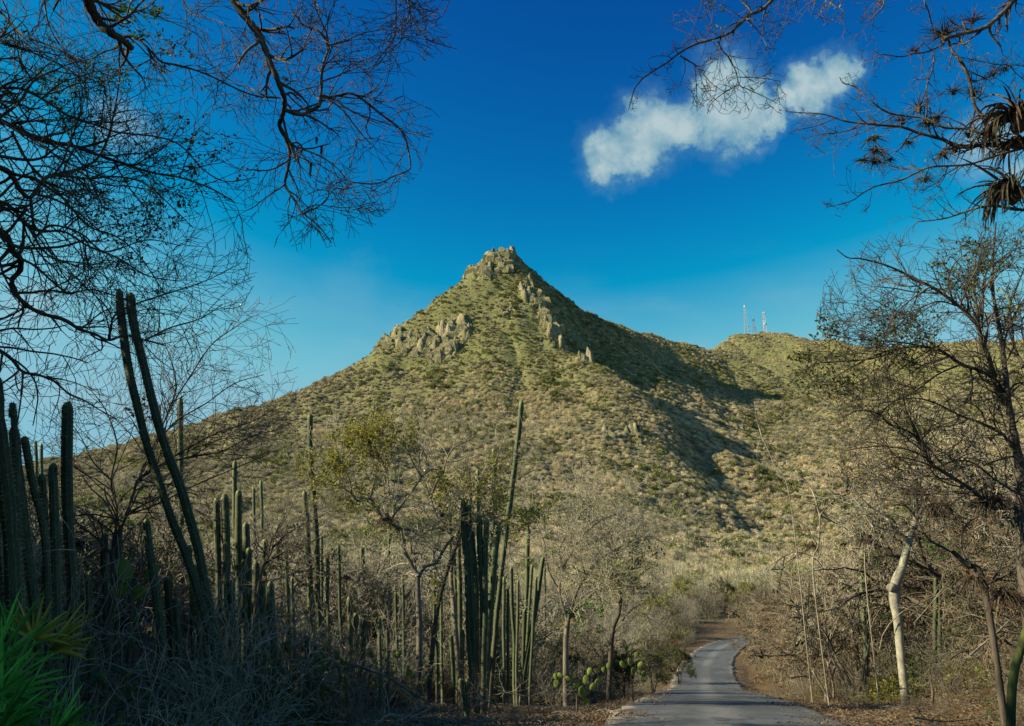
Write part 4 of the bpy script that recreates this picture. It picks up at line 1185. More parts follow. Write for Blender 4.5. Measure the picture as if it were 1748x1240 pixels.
# ================================================================== air plants on the right-hand branches
M['brom'] = mat_bark('brom_leaf', (0.035, 0.022, 0.015), (0.085, 0.06, 0.038), scale=9, rough=0.6)
M['brom_green'] = mat_bark('brom_green', (0.035, 0.04, 0.02), (0.08, 0.08, 0.04), scale=9, rough=0.6)
def bromeliad(px, py, Y, rpx, n, label, seed, droop=0.9, hang=0.0, wide=1.0, parts=False, mat='brom', group='air plants perched on branches', bias=(0, 0, 0)):
    rs = np.random.RandomState(seed)
    c = P(px, py, Y); k = Y / F
    R0 = rpx * k
    V, Fc, off = [], [], 0
    root = empty('air_plant', c) if parts else None
    for i in range(n):
        d = rs.normal(0, 1, 3) + np.array(bias); d[2] = abs(d[2]) * (1 - 1.9 * hang) + 0.15
        d = unit(d)
        L = R0 * rs.uniform(0.8, 2.3); w = R0 * 0.10 * wide * rs.uniform(0.6, 1.2)
        v, f = strap(d * R0 * 0.12, d, rs.normal(0, 1, 3), L, w, droop * rs.uniform(0.5, 2.6), n=7, twist=rs.uniform(-.8, .8), fold=0.35)
        if parts:
            mesh_obj('leaf', v, f, M[mat if rs.rand() < 0.75 else 'brom_green'], root)
        else:
            V.append(v); Fc += [tuple(x + off for x in q) for q in f]; off += len(v)
    bm = bmesh.new(); bmesh.ops.create_icosphere(bm, subdivisions=2, radius=R0 * 0.34)
    for vv in bm.verts:
        vv.co *= rs.uniform(0.6, 1.25); vv.co.z *= 1.3
    vs = np.array([v.co[:] for v in bm.verts]); fs = [tuple(v.index for v in f.verts) for f in bm.faces]; bm.free()
    if parts:
        mesh_obj('root_ball', vs, fs, M['brom'], root)
        tag(root, label, 'air plant', group)
    else:
        V.append(vs); Fc += [tuple(x + off for x in q) for q in fs]
        o = mesh_obj('air_plant', np.concatenate(V), Fc, M[mat]); o.location = c
        tag(o, label, 'air plant', group)
YC = 8.0
bromeliad(1612, 62, 8.1, 26, 150, 'dense ball-shaped air plant where two upper right branches cross', 1, droop=0.5, wide=0.5, parts=True, mat='brom')
bromeliad(1660, 38, 8.0, 17, 90, 'smaller round air plant on the thick top right branch', 2, droop=0.5, wide=0.5)
bromeliad(1738, 205, 7.8, 60, 110, 'large drooping air plant at the right edge, upper of two', 3, droop=1.9, wide=1.1, parts=True, bias=(-1.0, 0, 0.4))
bromeliad(1735, 245, 7.9, 36, 110, 'tangled brown air plant mat below the upper large one', 4, droop=1.0, hang=0.6, wide=0.8, bias=(-.6, 0, 0))
bromeliad(1732, 330, 7.8, 56, 110, 'large drooping air plant at the right edge, lower of two', 5, droop=2.0, wide=1.1, parts=True, bias=(-0.9, 0, 0.5))
small = [(1492, 236, 13, 'hanging air plant chain, topmost tuft', .7), (1494, 256, 14, 'hanging air plant chain, middle tuft', .8), (1493, 274, 12, 'hanging air plant chain, lowest tuft', .8), (1475, 275, 9, 'little air plant left of the hanging chain', .5),
         (1540, 208, 12, 'air plant left of a taller spiky one on the long branch', .0), (1568, 186, 15, 'upright spiky air plant on the long right branch', .0), (1583, 212, 11, 'dark air plant under the long branch', .5), (1600, 205, 13, 'fan-shaped air plant right of the upright spiky one', .0),
         (1628, 158, 11, 'air plant held on a thin twig in mid air', .2), (1661, 160, 13, 'mossy air plant on the slanting branch', .3), (1610, 262, 12, 'blunt air plant hanging under the lower branch', .8), (1629, 256, 12, 'bushy air plant on the lower branch', .2),
         (1550, 243, 8, 'small air plant hanging between two branches', .6), (1580, 308, 9, 'tiny isolated air plant at the lower twigs', .3), (1562, 88, 8, 'tiny air plant on the upper left twig', .0), (1715, 120, 7, 'tiny air plant on the twig near the right edge', .0),
         (1695, 128, 8, 'small dark tuft on a twig right of the slanting branch', .3), (1520, 272, 6, 'tiny tuft below the hanging chain', .7), (1700, 238, 16, 'spiky grey air plant left of the large upper one', .0), (1655, 232, 10, 'air plant wedged in the branch fork', .1)]
for i, (a, b, r, lab, hg) in enumerate(small):
    bromeliad(a, b, YC + (i % 5) * 0.04, r * 1.35, 60, lab, 20 + i, droop=0.7, hang=hg, wide=0.7, mat='brom' if i % 3 else 'brom_green')
mid = [(476, 54, 7.0, 9, 'spiky air plant on the upper middle branch', 16), (488, 135, 7.0, 10, 'air plant against the bend of the middle limb', 16), (10, 75, 7.0, 12, 'dark air plant near the left edge high up', 26),
       (660, 884, 20.0, 17, 'round brown twiggy nest in the fork of the sunlit tree', 60), (590, 985, 22.0, 13, 'reddish dry clump in the scrub right of the pole cactus', 46), (755, 880, 21.0, 10, 'brown clump hanging in the upright branches', 30),
       (1482, 920, 24, 22, 'drooping brown clump on a pale dead tree right of the road', 50), (1385, 930, 26, 16, 'dark ragged clump hanging in the pale dead branches', 44), (1395, 870, 26, 14, 'small ragged clump above the dark one', 34),
       (1600, 860, 13, 30, 'big dark drooping clump behind the white trunk', 60), (1560, 835, 14, 22, 'brown hanging clump above the white trunk fork', 50), (1690, 850, 12, 34, 'broad straw-brown drooping clump near the right edge', 60), (1665, 985, 12, 26, 'dark clump on the low right-hand limb', 50),
       (1715, 1010, 12, 28, 'lowest dark clump near the right edge', 50), (130, 925, 12.5, 22, 'brown leaf clump between the left cacti', 50), (255, 850, 14, 16, 'dry leaf clump on the stems behind the leaning pair', 30), (985, 1055, 27, 9, 'dark clump in the fork of the spreading tree', 36),
       (745, 960, 22, 11, 'small brown clump in the centre thicket', 26), (640, 835, 21, 7, 'tiny clump among yellow leaves', 16)]
for i, (a, b, Y, r, lab, n) in enumerate(mid):
    bromeliad(a, b, Y, r * .9, n * 2, lab, 60 + i, droop=1.3, hang=0.8 if r > 12 else 0.2, wide=0.6, mat='brom', group='brown epiphyte clumps in the trees')
# grey moss strands under the middle limb
for (a, b, L, lab) in ((541, 235, 16, 'short hanging moss strand under the middle limb'), (549, 250, 22, 'longer hanging moss strand beside the short one'), (531, 278, 34, 'longest pale green moss strand hanging from the middle limb')):
    c = P(a, b, 7.0); k = 7.0 / F
    tb = Tubes(); rg = random.Random(a)
    for i in range(26):
        x = rg.uniform(-2.5, 2.5) * k; l = L * k * rg.uniform(0.5, 1)
        tb.add([(x, rg.uniform(-2, 2) * k, 0), (x * .7 + rg.uniform(-2, 2) * k, 0, -l * .4), (x * .4 + rg.uniform(-2, 2) * k, 0, -l * .8), (rg.uniform(-2, 2) * k, 0, -l)], [0.0016] * 4, 3)
    o = tb.build('hanging_moss', M['leaf_dark']); o.location = c
    tag(o, lab, 'moss', 'moss strands under the middle limb')
# ================================================================== big framing trees, limbs traced at their own distances
def track(pix, Ya, Yb, w0, w1, base=None, wav=0.0, seed=0):
    q = catmull([(x, y, 0) for x, y in pix], 5)
    n = len(q)
    s = np.linspace(0, 1, n)
    Yv = Ya + (Yb - Ya) * s + wav * (fbm(s * 3 + seed, s * 0 + seed, seed, 2) - 0.5)
    pts = np.array([P(q[i, 0], q[i, 1], Yv[i]) for i in range(n)])
    rad = (w0 + (w1 - w0) * s ** 0.8) / 2 * Yv / F
    return pts, rad

def limb_tree(name, label, cat, trunk_pts, trunk_rad, limbs, cfg, mats, keep=None, leafspots=(), leaf=('leaf_olive', 5, 0.03, 0.06), seed=0, group=None, every=0.16, L=(0.35, 0.9), lvl=2, minor=0.0):
    rg = random.Random(seed)
    base = np.array(trunk_pts[0])
    root = empty(name, tuple(base))
    tag(root, label, cat, group)
    tb = Tubes(); q = catmull(trunk_pts, 6)
    tb.add([tuple(p - base) for p in q], list(np.interp(np.linspace(0, 1, len(q)), np.linspace(0, 1, len(trunk_rad)), trunk_rad)), 10)
    tb.build('trunk', M[mats[0]], root)
    out = {'thick': Tubes(), 'twig': Tubes()}
    tips = []
    for li, (pts, rad) in enumerate(limbs):
        lb = Tubes()
        rj = rad * (1 + 0.12 * np.sin(np.arange(len(rad)) * 1.7 + li))
        lb.add([tuple(p - base) for p in pts], list(rj), 7)
        lb.build('branch', M[mats[0]], root)
        Ls = np.r_[0, np.cumsum(np.linalg.norm(np.diff(pts, axis=0), axis=1))]
        s = every * rg.uniform(0.2, 1)
        while s < Ls[-1]:
            p = np.array([np.interp(s, Ls, pts[:, i]) for i in range(3)])
            i = min(len(pts) - 2, int(np.searchsorted(Ls, s)) - 1); i = max(0, i)
            t = unit(pts[i + 1] - pts[i])
            r = float(np.interp(s, Ls, rad))
            u = np.array(rnd_unit(rg)); u = unit(u - t * (u @ t))
            a = rg.uniform(0.5, 1.15)
            d = t * math.cos(a) + u * math.sin(a)
            f = s / Ls[-1]
            pr = proj(p)
            if keep is None or keep(p):
                kf = (lambda w: keep((w[0] + base[0], w[1] + base[1], w[2] + base[2]))) if keep else None
                grow(out, tuple(p - base), tuple(d), rg.uniform(*L) * (1.1 - 0.35 * f), min(r * 0.65, 0.016), lvl, rg, cfg, kf, tips)
            s += every * rg.uniform(0.5, 1.5)
    out['thick'].build('branchlets', M[mats[0]], root, kind='stuff')
    out['twig'].build('twigs', M[mats[1]], root, kind='stuff')
    if leafspots:
        for mt in sorted(set(l[4] for l in leafspots)):
            sel = []
            for t in tips:
                pr = proj((t[0][0] + base[0], t[0][1] + base[1], t[0][2] + base[2]))
                if pr is None: continue
                for (lx, ly, lr, prob, m_) in leafspots:
                    if m_ == mt and (pr[0] - lx) ** 2 + (pr[1] - ly) ** 2 < lr * lr and rg.random() < prob:
                        sel.append(t); break
            if sel:
                V, Fc = leaves_arrays(sel, rg, leaf[1], leaf[2], leaf[3])
                o = mesh_obj('foliage', V, Fc, M[mt], root); o['kind'] = 'stuff'
    print(name, 'twig tris', out['twig'].count() + out['thick'].count())
    return root

CFG = dict(seg=0.07, wig=0.2, trop=0.01, rmin=0.0024, split=0.006, taper=0.5, kids=(3, 4, 5), ang=(0.5, 1.2), lr=(0.45, 0.85), t0=0.15)
bl_y = [-300, 0, 100, 200, 300, 350, 400, 425, 440, 470, 700, 720]
bl_x = [800, 780, 770, 755, 715, 680, 630, 600, 440, 430, 440, 300]
def keepL(p):
    q = proj(p)
    return q is None or q[0] < np.interp(q[1], bl_y, bl_x)
def keepA(p):
    q = proj(p)
    return q is None or (q[0] < np.interp(q[1], [-300, 100, 300, 350, 480, 700, 760], [330, 380, 450, 430, 440, 330, 250]) and q[1] < 760)

A = [([(-70, 185), (0, 206), (50, 230), (80, 243), (120, 248), (170, 266), (215, 281), (260, 295), (310, 304), (360, 322), (400, 345)], 9, 2, 6.8, 7.4),
     ([(-70, 140), (0, 150), (40, 153), (85, 177), (120, 200), (165, 214), (200, 226), (270, 234), (310, 250), (345, 288), (385, 310), (438, 303)], 5.5, 1.6, 7.2, 7.0),
     ([(-70, 255), (0, 286), (20, 300), (35, 325), (52, 337), (75, 306), (95, 298), (130, 290), (165, 272), (185, 232), (200, 165), (205, 120)], 10, 2, 6.4, 7.2),
     ([(52, 337), (56, 375), (60, 405), (78, 432), (105, 445), (150, 452), (190, 480)], 5, 1.6, 6.6, 6.3),
     ([(-70, 330), (0, 345), (25, 360), (45, 385), (70, 395), (110, 396), (150, 420), (200, 440), (250, 470), (300, 480)], 7, 1.6, 6.7, 7.5),
     ([(-70, 360), (5, 398), (22, 430), (34, 441), (34, 462), (18, 484), (39, 516), (71, 535), (110, 546), (135, 562), (163, 571), (185, 581), (213, 573), (248, 581), (282, 590)], 11, 2.4, 6.5, 7.3),
     ([(-70, 560), (0, 599), (21, 615), (39, 635), (64, 640), (92, 651), (117, 672), (142, 683), (170, 700), (200, 716)], 6, 1.6, 6.3, 6.9),
     ([(39, 635), (37, 670), (30, 722)], 3.5, 2, 6.4, 6.3),
     ([(-70, 160), (0, 172), (40, 180), (75, 205), (90, 250), (150, 262)], 4, 1.5, 7.6, 7.8),
     ([(20, 225), (50, 280), (100, 330), (150, 385), (200, 405), (240, 440), (280, 500)], 5, 1.5, 7.0, 7.8),
     ([(0, 205), (30, 225), (60, 240), (110, 275), (170, 300), (215, 310), (270, 290)], 4, 1.5, 6.5, 6.0),
     ([(95, 298), (150, 305), (200, 302), (250, 315), (300, 360), (330, 390)], 4, 1.4, 6.7, 7.2),
     ([(60, 405), (90, 385), (140, 400), (180, 430), (250, 410), (310, 420)], 4, 1.4, 6.6, 7.5),
     ([(185, 581), (195, 540), (230, 520), (290, 500), (350, 480), (410, 450)], 3.5, 1.3, 7.0, 7.8),
     ([(248, 581), (290, 560), (340, 545), (380, 520)], 3, 1.3, 7.2, 7.6),
     ([(0, 20), (40, 60), (90, 80), (150, 110), (190, 130), (230, 115)], 4, 1.3, 7.9, 8.0),
     ([(-70, 60), (-5, 72), (30, 80), (60, 92), (100, 110), (140, 135)], 5, 1.5, 7.2, 7.6),
     ([(34, 441), (60, 455), (100, 490), (120, 500), (160, 495), (210, 510), (260, 530)], 4, 1.4, 6.6, 6.9)]
trunkA = [(-5.1, 6.6, 0.0 + gz(-5.1, 6.6) - .1), (-5.0, 6.5, 1.2), (-4.7, 6.4, 2.4), (-4.5, 6.5, 3.6), (-4.6, 6.8, 4.8), (-4.8, 7.0, 6.0)]
TA = catmull(trunkA, 6)
limbsA = []
for i, (pix, w0, w1, Ya, Yb) in enumerate(A):
    w0 *= 1.3; w1 *= 1.15
    pts, rad = track(pix, Ya, Yb, w0, w1, wav=0.5, seed=i)
    if pix[0][0] < -60:     # joins the trunk that stands out of frame
        j = TA[np.argmin(np.abs(TA[:, 2] - (pts[0][2] - 0.35)))]
        ext = np.array([j + (pts[0] - j) * t + np.array([0, 0, 0.12 * math.sin(t * 3.14)]) for t in (0, .25, .5, .75)])
        pts = np.vstack([ext, pts]); rad = np.r_[np.linspace(rad[0] * 1.5, rad[0] * 1.1, 4), rad]
    limbsA.append((pts, rad))
leafA = [(95, 150, 38, .5, 'leaf_green'), (190, 125, 45, .35, 'leaf_green'), (300, 240, 50, .3, 'leaf_dark'), (400, 275, 50, .5, 'leaf_dark'), (380, 250, 70, .3, 'leaf_dark'), (310, 310, 45, .4, 'leaf_dark'),
         (260, 290, 60, .18, 'leaf_green'), (120, 310, 40, .18, 'leaf_green'), (230, 390, 70, .2, 'leaf_dark'), (150, 180, 60, .2, 'leaf_dark'), (430, 300, 30, .6, 'leaf_dark'), (20, 70, 30, .5, 'leaf_dark'), (230, 350, 90, .12, 'leaf_dark')]
limb_tree('thorn_tree', 'leafless spreading tree reaching in from the left edge, its twigs covering the upper left sky', 'tree', trunkA, [0.2, 0.17, 0.15, 0.13, 0.10, 0.07], limbsA, CFG, ('bark_dark', 'bark_dark'), keepA, leafA, ('', 6, 0.038, 0.10), seed=3, every=0.12, L=(0.3, 0.85), lvl=2)

B = [([(60, -420), (110, -200), (140, -60), (150, -5), (157, 18), (172, 42), (190, 57), (208, 68), (226, 84)], 32, 12, 6.2, 6.6),
     ([(208, 64), (228, 62), (246, 76), (262, 92), (276, 106), (310, 113), (355, 128), (400, 150), (440, 165), (478, 168)], 6, 2.5, 6.6, 7.2),
     ([(250, -420), (320, -200), (372, -50), (392, -12), (408, 15), (430, 43), (447, 70), (458, 100), (470, 128), (480, 152), (486, 172), (483, 195), (477, 215), (488, 238), (495, 262), (491, 290), (487, 316), (505, 345), (515, 362), (543, 385), (566, 415)], 20, 2, 6.3, 7.0),
     ([(486, 188), (513, 196), (528, 190), (545, 180), (550, 165), (565, 166), (600, 160), (625, 175), (650, 195), (680, 218), (693, 240), (700, 275), (698, 290), (670, 302), (645, 313), (600, 312)], 9, 1.6, 6.7, 7.3),
     ([(545, 182), (549, 150), (550, 118), (558, 92), (561, 78), (550, 60), (538, 50), (518, 44), (508, 30), (500, 24)], 6, 4, 6.8, 6.5),
     ([(561, 78), (590, 70), (620, 57), (660, 50)], 4, 1.3, 6.7, 7.1),
     ([(495, 246), (508, 244), (516, 254), (510, 268), (502, 276)], 4, 3, 6.7, 6.7),
     ([(514, 255), (535, 262), (560, 275), (580, 292), (596, 309), (640, 315), (665, 305)], 3.5, 1.3, 6.8, 7.2),
     ([(520, 365), (545, 352), (560, 338), (558, 326), (540, 326), (522, 334)], 3, 1.3, 6.8, 7.0),
     ([(428, 38), (450, 54), (480, 57), (500, 66), (520, 90)], 4.5, 1.5, 6.6, 7.0),
     ([(478, 168), (450, 163), (425, 150), (400, 143), (370, 120)], 4, 1.5, 6.8, 7.3),
     ([(640, -200), (690, -60), (696, -5), (705, 35), (728, 66), (752, 76), (780, 84)], 7, 1.4, 6.9, 7.4),
     ([(640, -160), (672, -40), (676, 10), (674, 62), (655, 90), (640, 108)], 5, 1.4, 6.8, 6.4),
     ([(740, -60), (775, -30), (765, 5), (752, 30), (720, 38)], 3, 1.3, 7.2, 7.4),
     ([(40, -200), (66, -40), (75, 0), (84, 45), (106, 82), (136, 114), (140, 130)], 6, 1.6, 7.0, 7.3),
     ([(120, -150), (150, -20), (160, 0), (200, 10), (260, 25), (330, 55), (350, 75)], 5, 1.4, 7.4, 7.5),
     ([(560, 165), (600, 190), (640, 205), (672, 215), (698, 225)], 3, 1.3, 7.0, 7.5),
     ([(515, 362), (540, 350), (590, 355), (640, 345)], 2.5, 1.2, 7.0, 7.4), ([(561, 165), (580, 130), (600, 110), (660, 90), (690, 65)], 3, 1.2, 7.0, 6.6),
     ([(300, -100), (310, -10), (330, 25), (380, 40), (430, 90), (470, 120)], 4, 1.4, 7.5, 7.3), ([(480, -80), (530, -10), (545, 20), (530, 50), (500, 80)], 4, 1.4, 7.4, 7.2)]
trunkB = [(-5.6, 3.4, -0.1), (-5.5, 3.5, 1.5), (-5.2, 3.9, 3.2), (-4.6, 4.5, 4.8), (-4.0, 5.0, 6.3), (-3.4, 5.4, 7.4)]
TB = catmull(trunkB, 6)
limbsB = []
for i, (pix, w0, w1, Ya, Yb) in enumerate(B):
    pts, rad = track(pix, Ya, Yb, w0, w1, wav=0.4, seed=40 + i)
    if pix[0][1] < -50:
        j = TB[-4] if i in (0, 2) else TB[-1]
        ext = np.array([j + (pts[0] - j) * t + np.array([0, 0, 0.2 * math.sin(t * 3.14)]) for t in (0, .25, .5, .75)])
        pts = np.vstack([ext, pts]); rad = np.r_[np.linspace(rad[0] * 1.3, rad[0] * 1.05, 4), rad]
    limbsB.append((pts, rad))
leafB = [(225, 68, 30, .7, 'leaf_green'), (245, 35, 40, .5, 'leaf_green'), (290, 90, 40, .3, 'leaf_dark'), (205, 5, 30, .3, 'leaf_green')]
limb_tree('thorn_tree', 'overhanging bare tree with a thick broken limb and a long forked limb across the top', 'tree', trunkB, [0.26, 0.22, 0.2, 0.17, 0.14, 0.09], limbsB, CFG, ('bark_dark', 'bark_dark'), keepL, leafB, ('', 10, 0.042, 0.08), seed=5, every=0.12, L=(0.22, 0.62), lvl=2)

C = [([(1500, -120), (1420, -60), (1340, -12), (1319, 0), (1301, 17), (1281, 25), (1264, 41), (1243, 58), (1214, 68), (1182, 78), (1156, 94), (1139, 107), (1118, 120), (1098, 134), (1084, 151), (1078, 170), (1073, 187)], 9, 1.6, 7.4, 7.0),
     ([(1226, 72), (1234, 88), (1243, 97), (1256, 122), (1262, 145), (1275, 152), (1300, 163), (1327, 177)], 3.5, 1.3, 7.2, 7.0),
     ([(1262, 145), (1237, 158), (1214, 177), (1208, 194)], 2, 1.2, 7.1, 7.0), ([(1260, 132), (1301, 134), (1332, 139)], 2, 1.1, 7.1, 7.3),
     ([(1160, 95), (1185, 110), (1194, 119), (1214, 142), (1238, 158)], 3.5, 1.3, 7.0, 6.8), ([(1186, 112), (1189, 150), (1190, 190)], 2, 1.2, 7.0, 6.9),
     ([(1277, 34), (1298, 58), (1314, 84), (1330, 60), (1340, 43)], 2.6, 1.1, 7.2, 7.4), ([(1319, 0), (1308, 30), (1300, 60)], 2, 1.2, 7.3, 7.4),
     ([(1255, 45), (1280, 20), (1265, 0), (1262, -30)], 2.4, 1.5, 7.2, 7.1), ([(1200, 72), (1215, 40), (1208, 10)], 2, 1, 7.2, 7.3), ([(1175, 75), (1187, 40), (1196, 10), (1200, -10)], 1.6, 1, 7.1, 7.3),
     ([(1850, -120), (1760, -40), (1731, 0), (1714, 20), (1687, 44), (1670, 51), (1639, 59), (1612, 66)], 12, 7, 7.8, 8.0),
     ([(1618, 66), (1626, 88), (1643, 108), (1656, 142), (1663, 180), (1678, 203), (1697, 237)], 5, 7, 8.0, 8.0),
     ([(1860, 230), (1760, 248), (1700, 248), (1687, 247), (1640, 250), (1605, 237), (1568, 227), (1538, 217), (1483, 212), (1443, 207), (1409, 196), (1375, 193), (1340, 191)], 12, 1.4, 7.9, 8.3),
     ([(1697, 237), (1665, 225), (1649, 220), (1612, 218), (1582, 203), (1531, 196), (1507, 188), (1483, 169), (1460, 149), (1439, 142), (1433, 132)], 6, 1.5, 8.0, 8.0),
     ([(1760, 250), (1707, 264), (1653, 281), (1592, 285), (1565, 295), (1538, 308), (1497, 318), (1473, 330), (1456, 342), (1430, 350), (1409, 354)], 5, 1.4, 7.9, 7.6),
     ([(1860, 370), (1748, 359), (1700, 352), (1666, 356), (1636, 366), (1609, 374), (1565, 379)], 7, 2, 7.9, 8.1),
     ([(1595, 92), (1592, 118), (1582, 149), (1582, 183), (1582, 200)], 3, 3, 8.0, 8.0), ([(1590, 40), (1585, 20), (1578, 0), (1575, -40)], 3, 3, 8.0, 7.9),
     ([(1612, 75), (1585, 88), (1560, 92), (1538, 97), (1504, 93), (1490, 98), (1477, 104)], 4, 1.3, 8.0, 7.9),
     ([(1600, -100), (1520, -40), (1508, -10), (1508, 10), (1490, 30), (1484, 38)], 6, 2, 8.0, 7.8), ([(1560, -80), (1450, -20), (1420, 5), (1440, 20), (1430, 38)], 3, 1.3, 8.0, 7.9), ([(1430, -40), (1396, -10), (1390, 10), (1384, 27)], 3, 1.3, 7.9, 7.8),
     ([(1640, 98), (1700, 110), (1740, 112), (1790, 118)], 2, 1.5, 8.0, 8.3), ([(1656, 142), (1690, 130), (1715, 110), (1740, 130), (1760, 145)], 2.4, 1.4, 8.0, 8.3),
     ([(1531, 196), (1505, 210), (1475, 225), (1440, 240), (1425, 262)], 2.5, 1.2, 8.1, 8.3), ([(1483, 212), (1440, 225), (1400, 230), (1370, 237)], 2.4, 1.1, 8.1, 8.0), ([(1430, 200), (1395, 215), (1360, 222), (1345, 228)], 2, 1.1, 8.1, 7.9),
     ([(1592, 285), (1560, 290), (1525, 285), (1495, 275)], 2.5, 1.3, 7.8, 8.0), ([(1640, 283), (1610, 300), (1600, 312), (1575, 325)], 2.4, 1.1, 7.9, 7.7)]
trunkC = [(8.3, 8.4, gz(8.3, 8.4) - .1), (8.2, 8.3, 1.6), (7.9, 8.1, 3.2), (7.6, 8.0, 4.8), (7.3, 8.0, 6.2), (6.9, 7.9, 7.4)]
TC = catmull(trunkC, 6)
limbsC = []
for i, (pix, w0, w1, Ya, Yb) in enumerate(C):
    pts, rad = track(pix, Ya, Yb, w0, w1, wav=0.3 if i else 0.2, seed=80 + i)
    off = pix[0][0] > 1755 or pix[0][1] < -50
    if off and i != 22:
        j = TC[np.argmin(np.abs(TC[:, 2] - max(3.0, min(7.2, pts[0][2] - 0.3))))]
        ext = np.array([j + (pts[0] - j) * t + np.array([0, 0, 0.2 * math.sin(t * 3.14)]) for t in (0, .25, .5, .75)])
        pts = np.vstack([ext, pts]); rad = np.r_[np.linspace(rad[0] * 1.3, rad[0] * 1.05, 4), rad]
    limbsC.append((pts, rad))
CFGC = dict(CFG, kids=(3, 3, 4), lr=(0.4, 0.8), ang=(0.7, 1.35), seg=0.05, wig=0.3, rmin=0.002)
def keepC(p):
    q = proj(p)
    return q is None or (q[0] > np.interp(q[1], [-50, 60, 190, 200, 215, 290, 360, 400], [1100, 1085, 1060, 1200, 1330, 1400, 1400, 1520]) and not (1345 < q[0] < 1430 and 45 < q[1] < 180))
leafC = [(1230, 20, 30, .35, 'leaf_green'), (1290, 15, 30, .2, 'leaf_dark'), (1600, 260, 60, .10, 'leaf_olive'), (1650, 100, 40, .12, 'leaf_olive'), (1430, 5, 40, .2, 'leaf_olive'), (1250, 140, 40, .05, 'leaf_dark')]
limb_tree('thorn_tree', 'knobbly bare tree entering from the upper right, laden with air plants', 'tree', trunkC, [0.3, 0.26, 0.22, 0.2, 0.16, 0.1], limbsC, CFGC, ('bark_dark', 'bark_dark'), keepC, leafC, ('', 2, 0.035, 0.04), seed=9, every=0.09, L=(0.1, 0.36), lvl=2)

# ---- big bare tree standing at the right edge
D = [([(1741, 790), (1731, 740), (1722, 690), (1718, 651), (1710, 585), (1703, 543), (1695, 496), (1695, 438), (1700, 380)], 16, 3, 12.0, 12.0),
     ([(1714, 690), (1700, 660), (1691, 620), (1675, 581), (1668, 556), (1637, 523), (1594, 492), (1571, 481), (1540, 465), (1509, 452), (1470, 442), (1447, 440), (1428, 426)], 11, 1.6, 11.9, 11.0),
     ([(1670, 556), (1668, 530), (1665, 508), (1663, 465), (1668, 430), (1680, 400)], 6, 2, 11.8, 12.2), ([(1675, 560), (1678, 520), (1680, 477), (1700, 430), (1715, 400)], 5, 2, 11.9, 12.4),
     ([(1722, 690), (1700, 650), (1670, 632), (1641, 622), (1610, 601), (1583, 593), (1540, 594), (1501, 604), (1470, 618), (1430, 640)], 9, 1.5, 11.8, 10.8),
     ([(1583, 593), (1540, 585), (1500, 582), (1450, 578), (1410, 570), (1395, 560)], 4, 1.3, 11.4, 11.2), ([(1540, 594), (1490, 612), (1430, 618), (1390, 622), (1365, 640), (1340, 662)], 4, 1.3, 11.2, 10.8),
     ([(1700, 870), (1650, 830), (1598, 798), (1583, 783), (1575, 755), (1548, 736), (1517, 724), (1501, 707), (1466, 701), (1440, 712)], 8, 1.5, 11.9, 10.9),
     ([(1741, 790), (1715, 745), (1679, 724), (1640, 710), (1600, 690), (1560, 680), (1500, 690)], 7, 1.4, 12.0, 11.2), ([(1583, 783), (1550, 768), (1510, 762), (1470, 765), (1440, 770)], 4, 1.3, 11.5, 11.2),
     ([(1760, 640), (1735, 600), (1720, 540), (1740, 480), (1760, 430)], 6, 2, 12.3, 12.6), ([(1641, 622), (1600, 640), (1560, 670), (1520, 690), (1470, 740)], 4, 1.3, 11.6, 11), ([(1571, 481), (1560, 520), (1530, 560), (1490, 575)], 3, 1.2, 11.5, 11.2),
     ([(1637, 523), (1600, 515), (1560, 530), (1500, 540), (1470, 520)], 3.5, 1.2, 11.6, 11.2), ([(1748, 850), (1700, 820), (1660, 790), (1620, 790), (1560, 820), (1500, 800)], 5, 1.2, 12.0, 11.4)]
gD = gz(6.9, 12.0)
trunkD = [(6.95, 12.0, gD - .1), (6.85, 12.0, gD + 0.8), (6.75, 12.0, gD + 1.6), tuple(P(1746, 900, 12.0)), tuple(P(1744, 840, 12.0)), tuple(P(1741, 790, 12.0))]
limbsD = [track(pix, Ya, Yb, w0, w1, wav=0.5, seed=120 + i) for i, (pix, w0, w1, Ya, Yb) in enumerate(D)]
leafD = [(1640, 445, 50, .35, 'leaf_dark'), (1700, 410, 60, .3, 'leaf_dark'), (1530, 570, 60, .22, 'leaf_dark'), (1570, 545, 50, .15, 'leaf_dark'), (1400, 560, 30, .7, 'leaf_dark'), (1420, 590, 30, .6, 'leaf_dark'), (1380, 630, 40, .8, 'leaf_dark'), (1350, 660, 30, .8, 'leaf_dark'), (1430, 640, 40, .4, 'leaf_dark'), (1560, 580, 40, .5, 'leaf_dark'), (1700, 520, 60, .12, 'leaf_olive')]
CFGD = dict(CFG, seg=0.11, rmin=0.0032, split=0.009, kids=(4, 5, 5), wig=0.22, trop=0.0)
def keepD(p):
    q = proj(p)
    return q is None or (q[0] > np.interp(q[1], [380, 430, 560, 620, 680, 700, 900], [1560, 1420, 1385, 1345, 1330, 1420, 1420]) and q[1] > 375)
limb_tree('thorn_tree', 'tall dark bare tree with arching limbs at the right edge below the air plants', 'tree', trunkD, [0.16, 0.14, 0.12, 0.1, 0.09, 0.075], limbsD, CFGD, ('bark_dark', 'bark_dark'), keepD, leafD, ('', 5, 0.055, 0.12), seed=12, every=0.14, L=(0.3, 1.0), lvl=2)

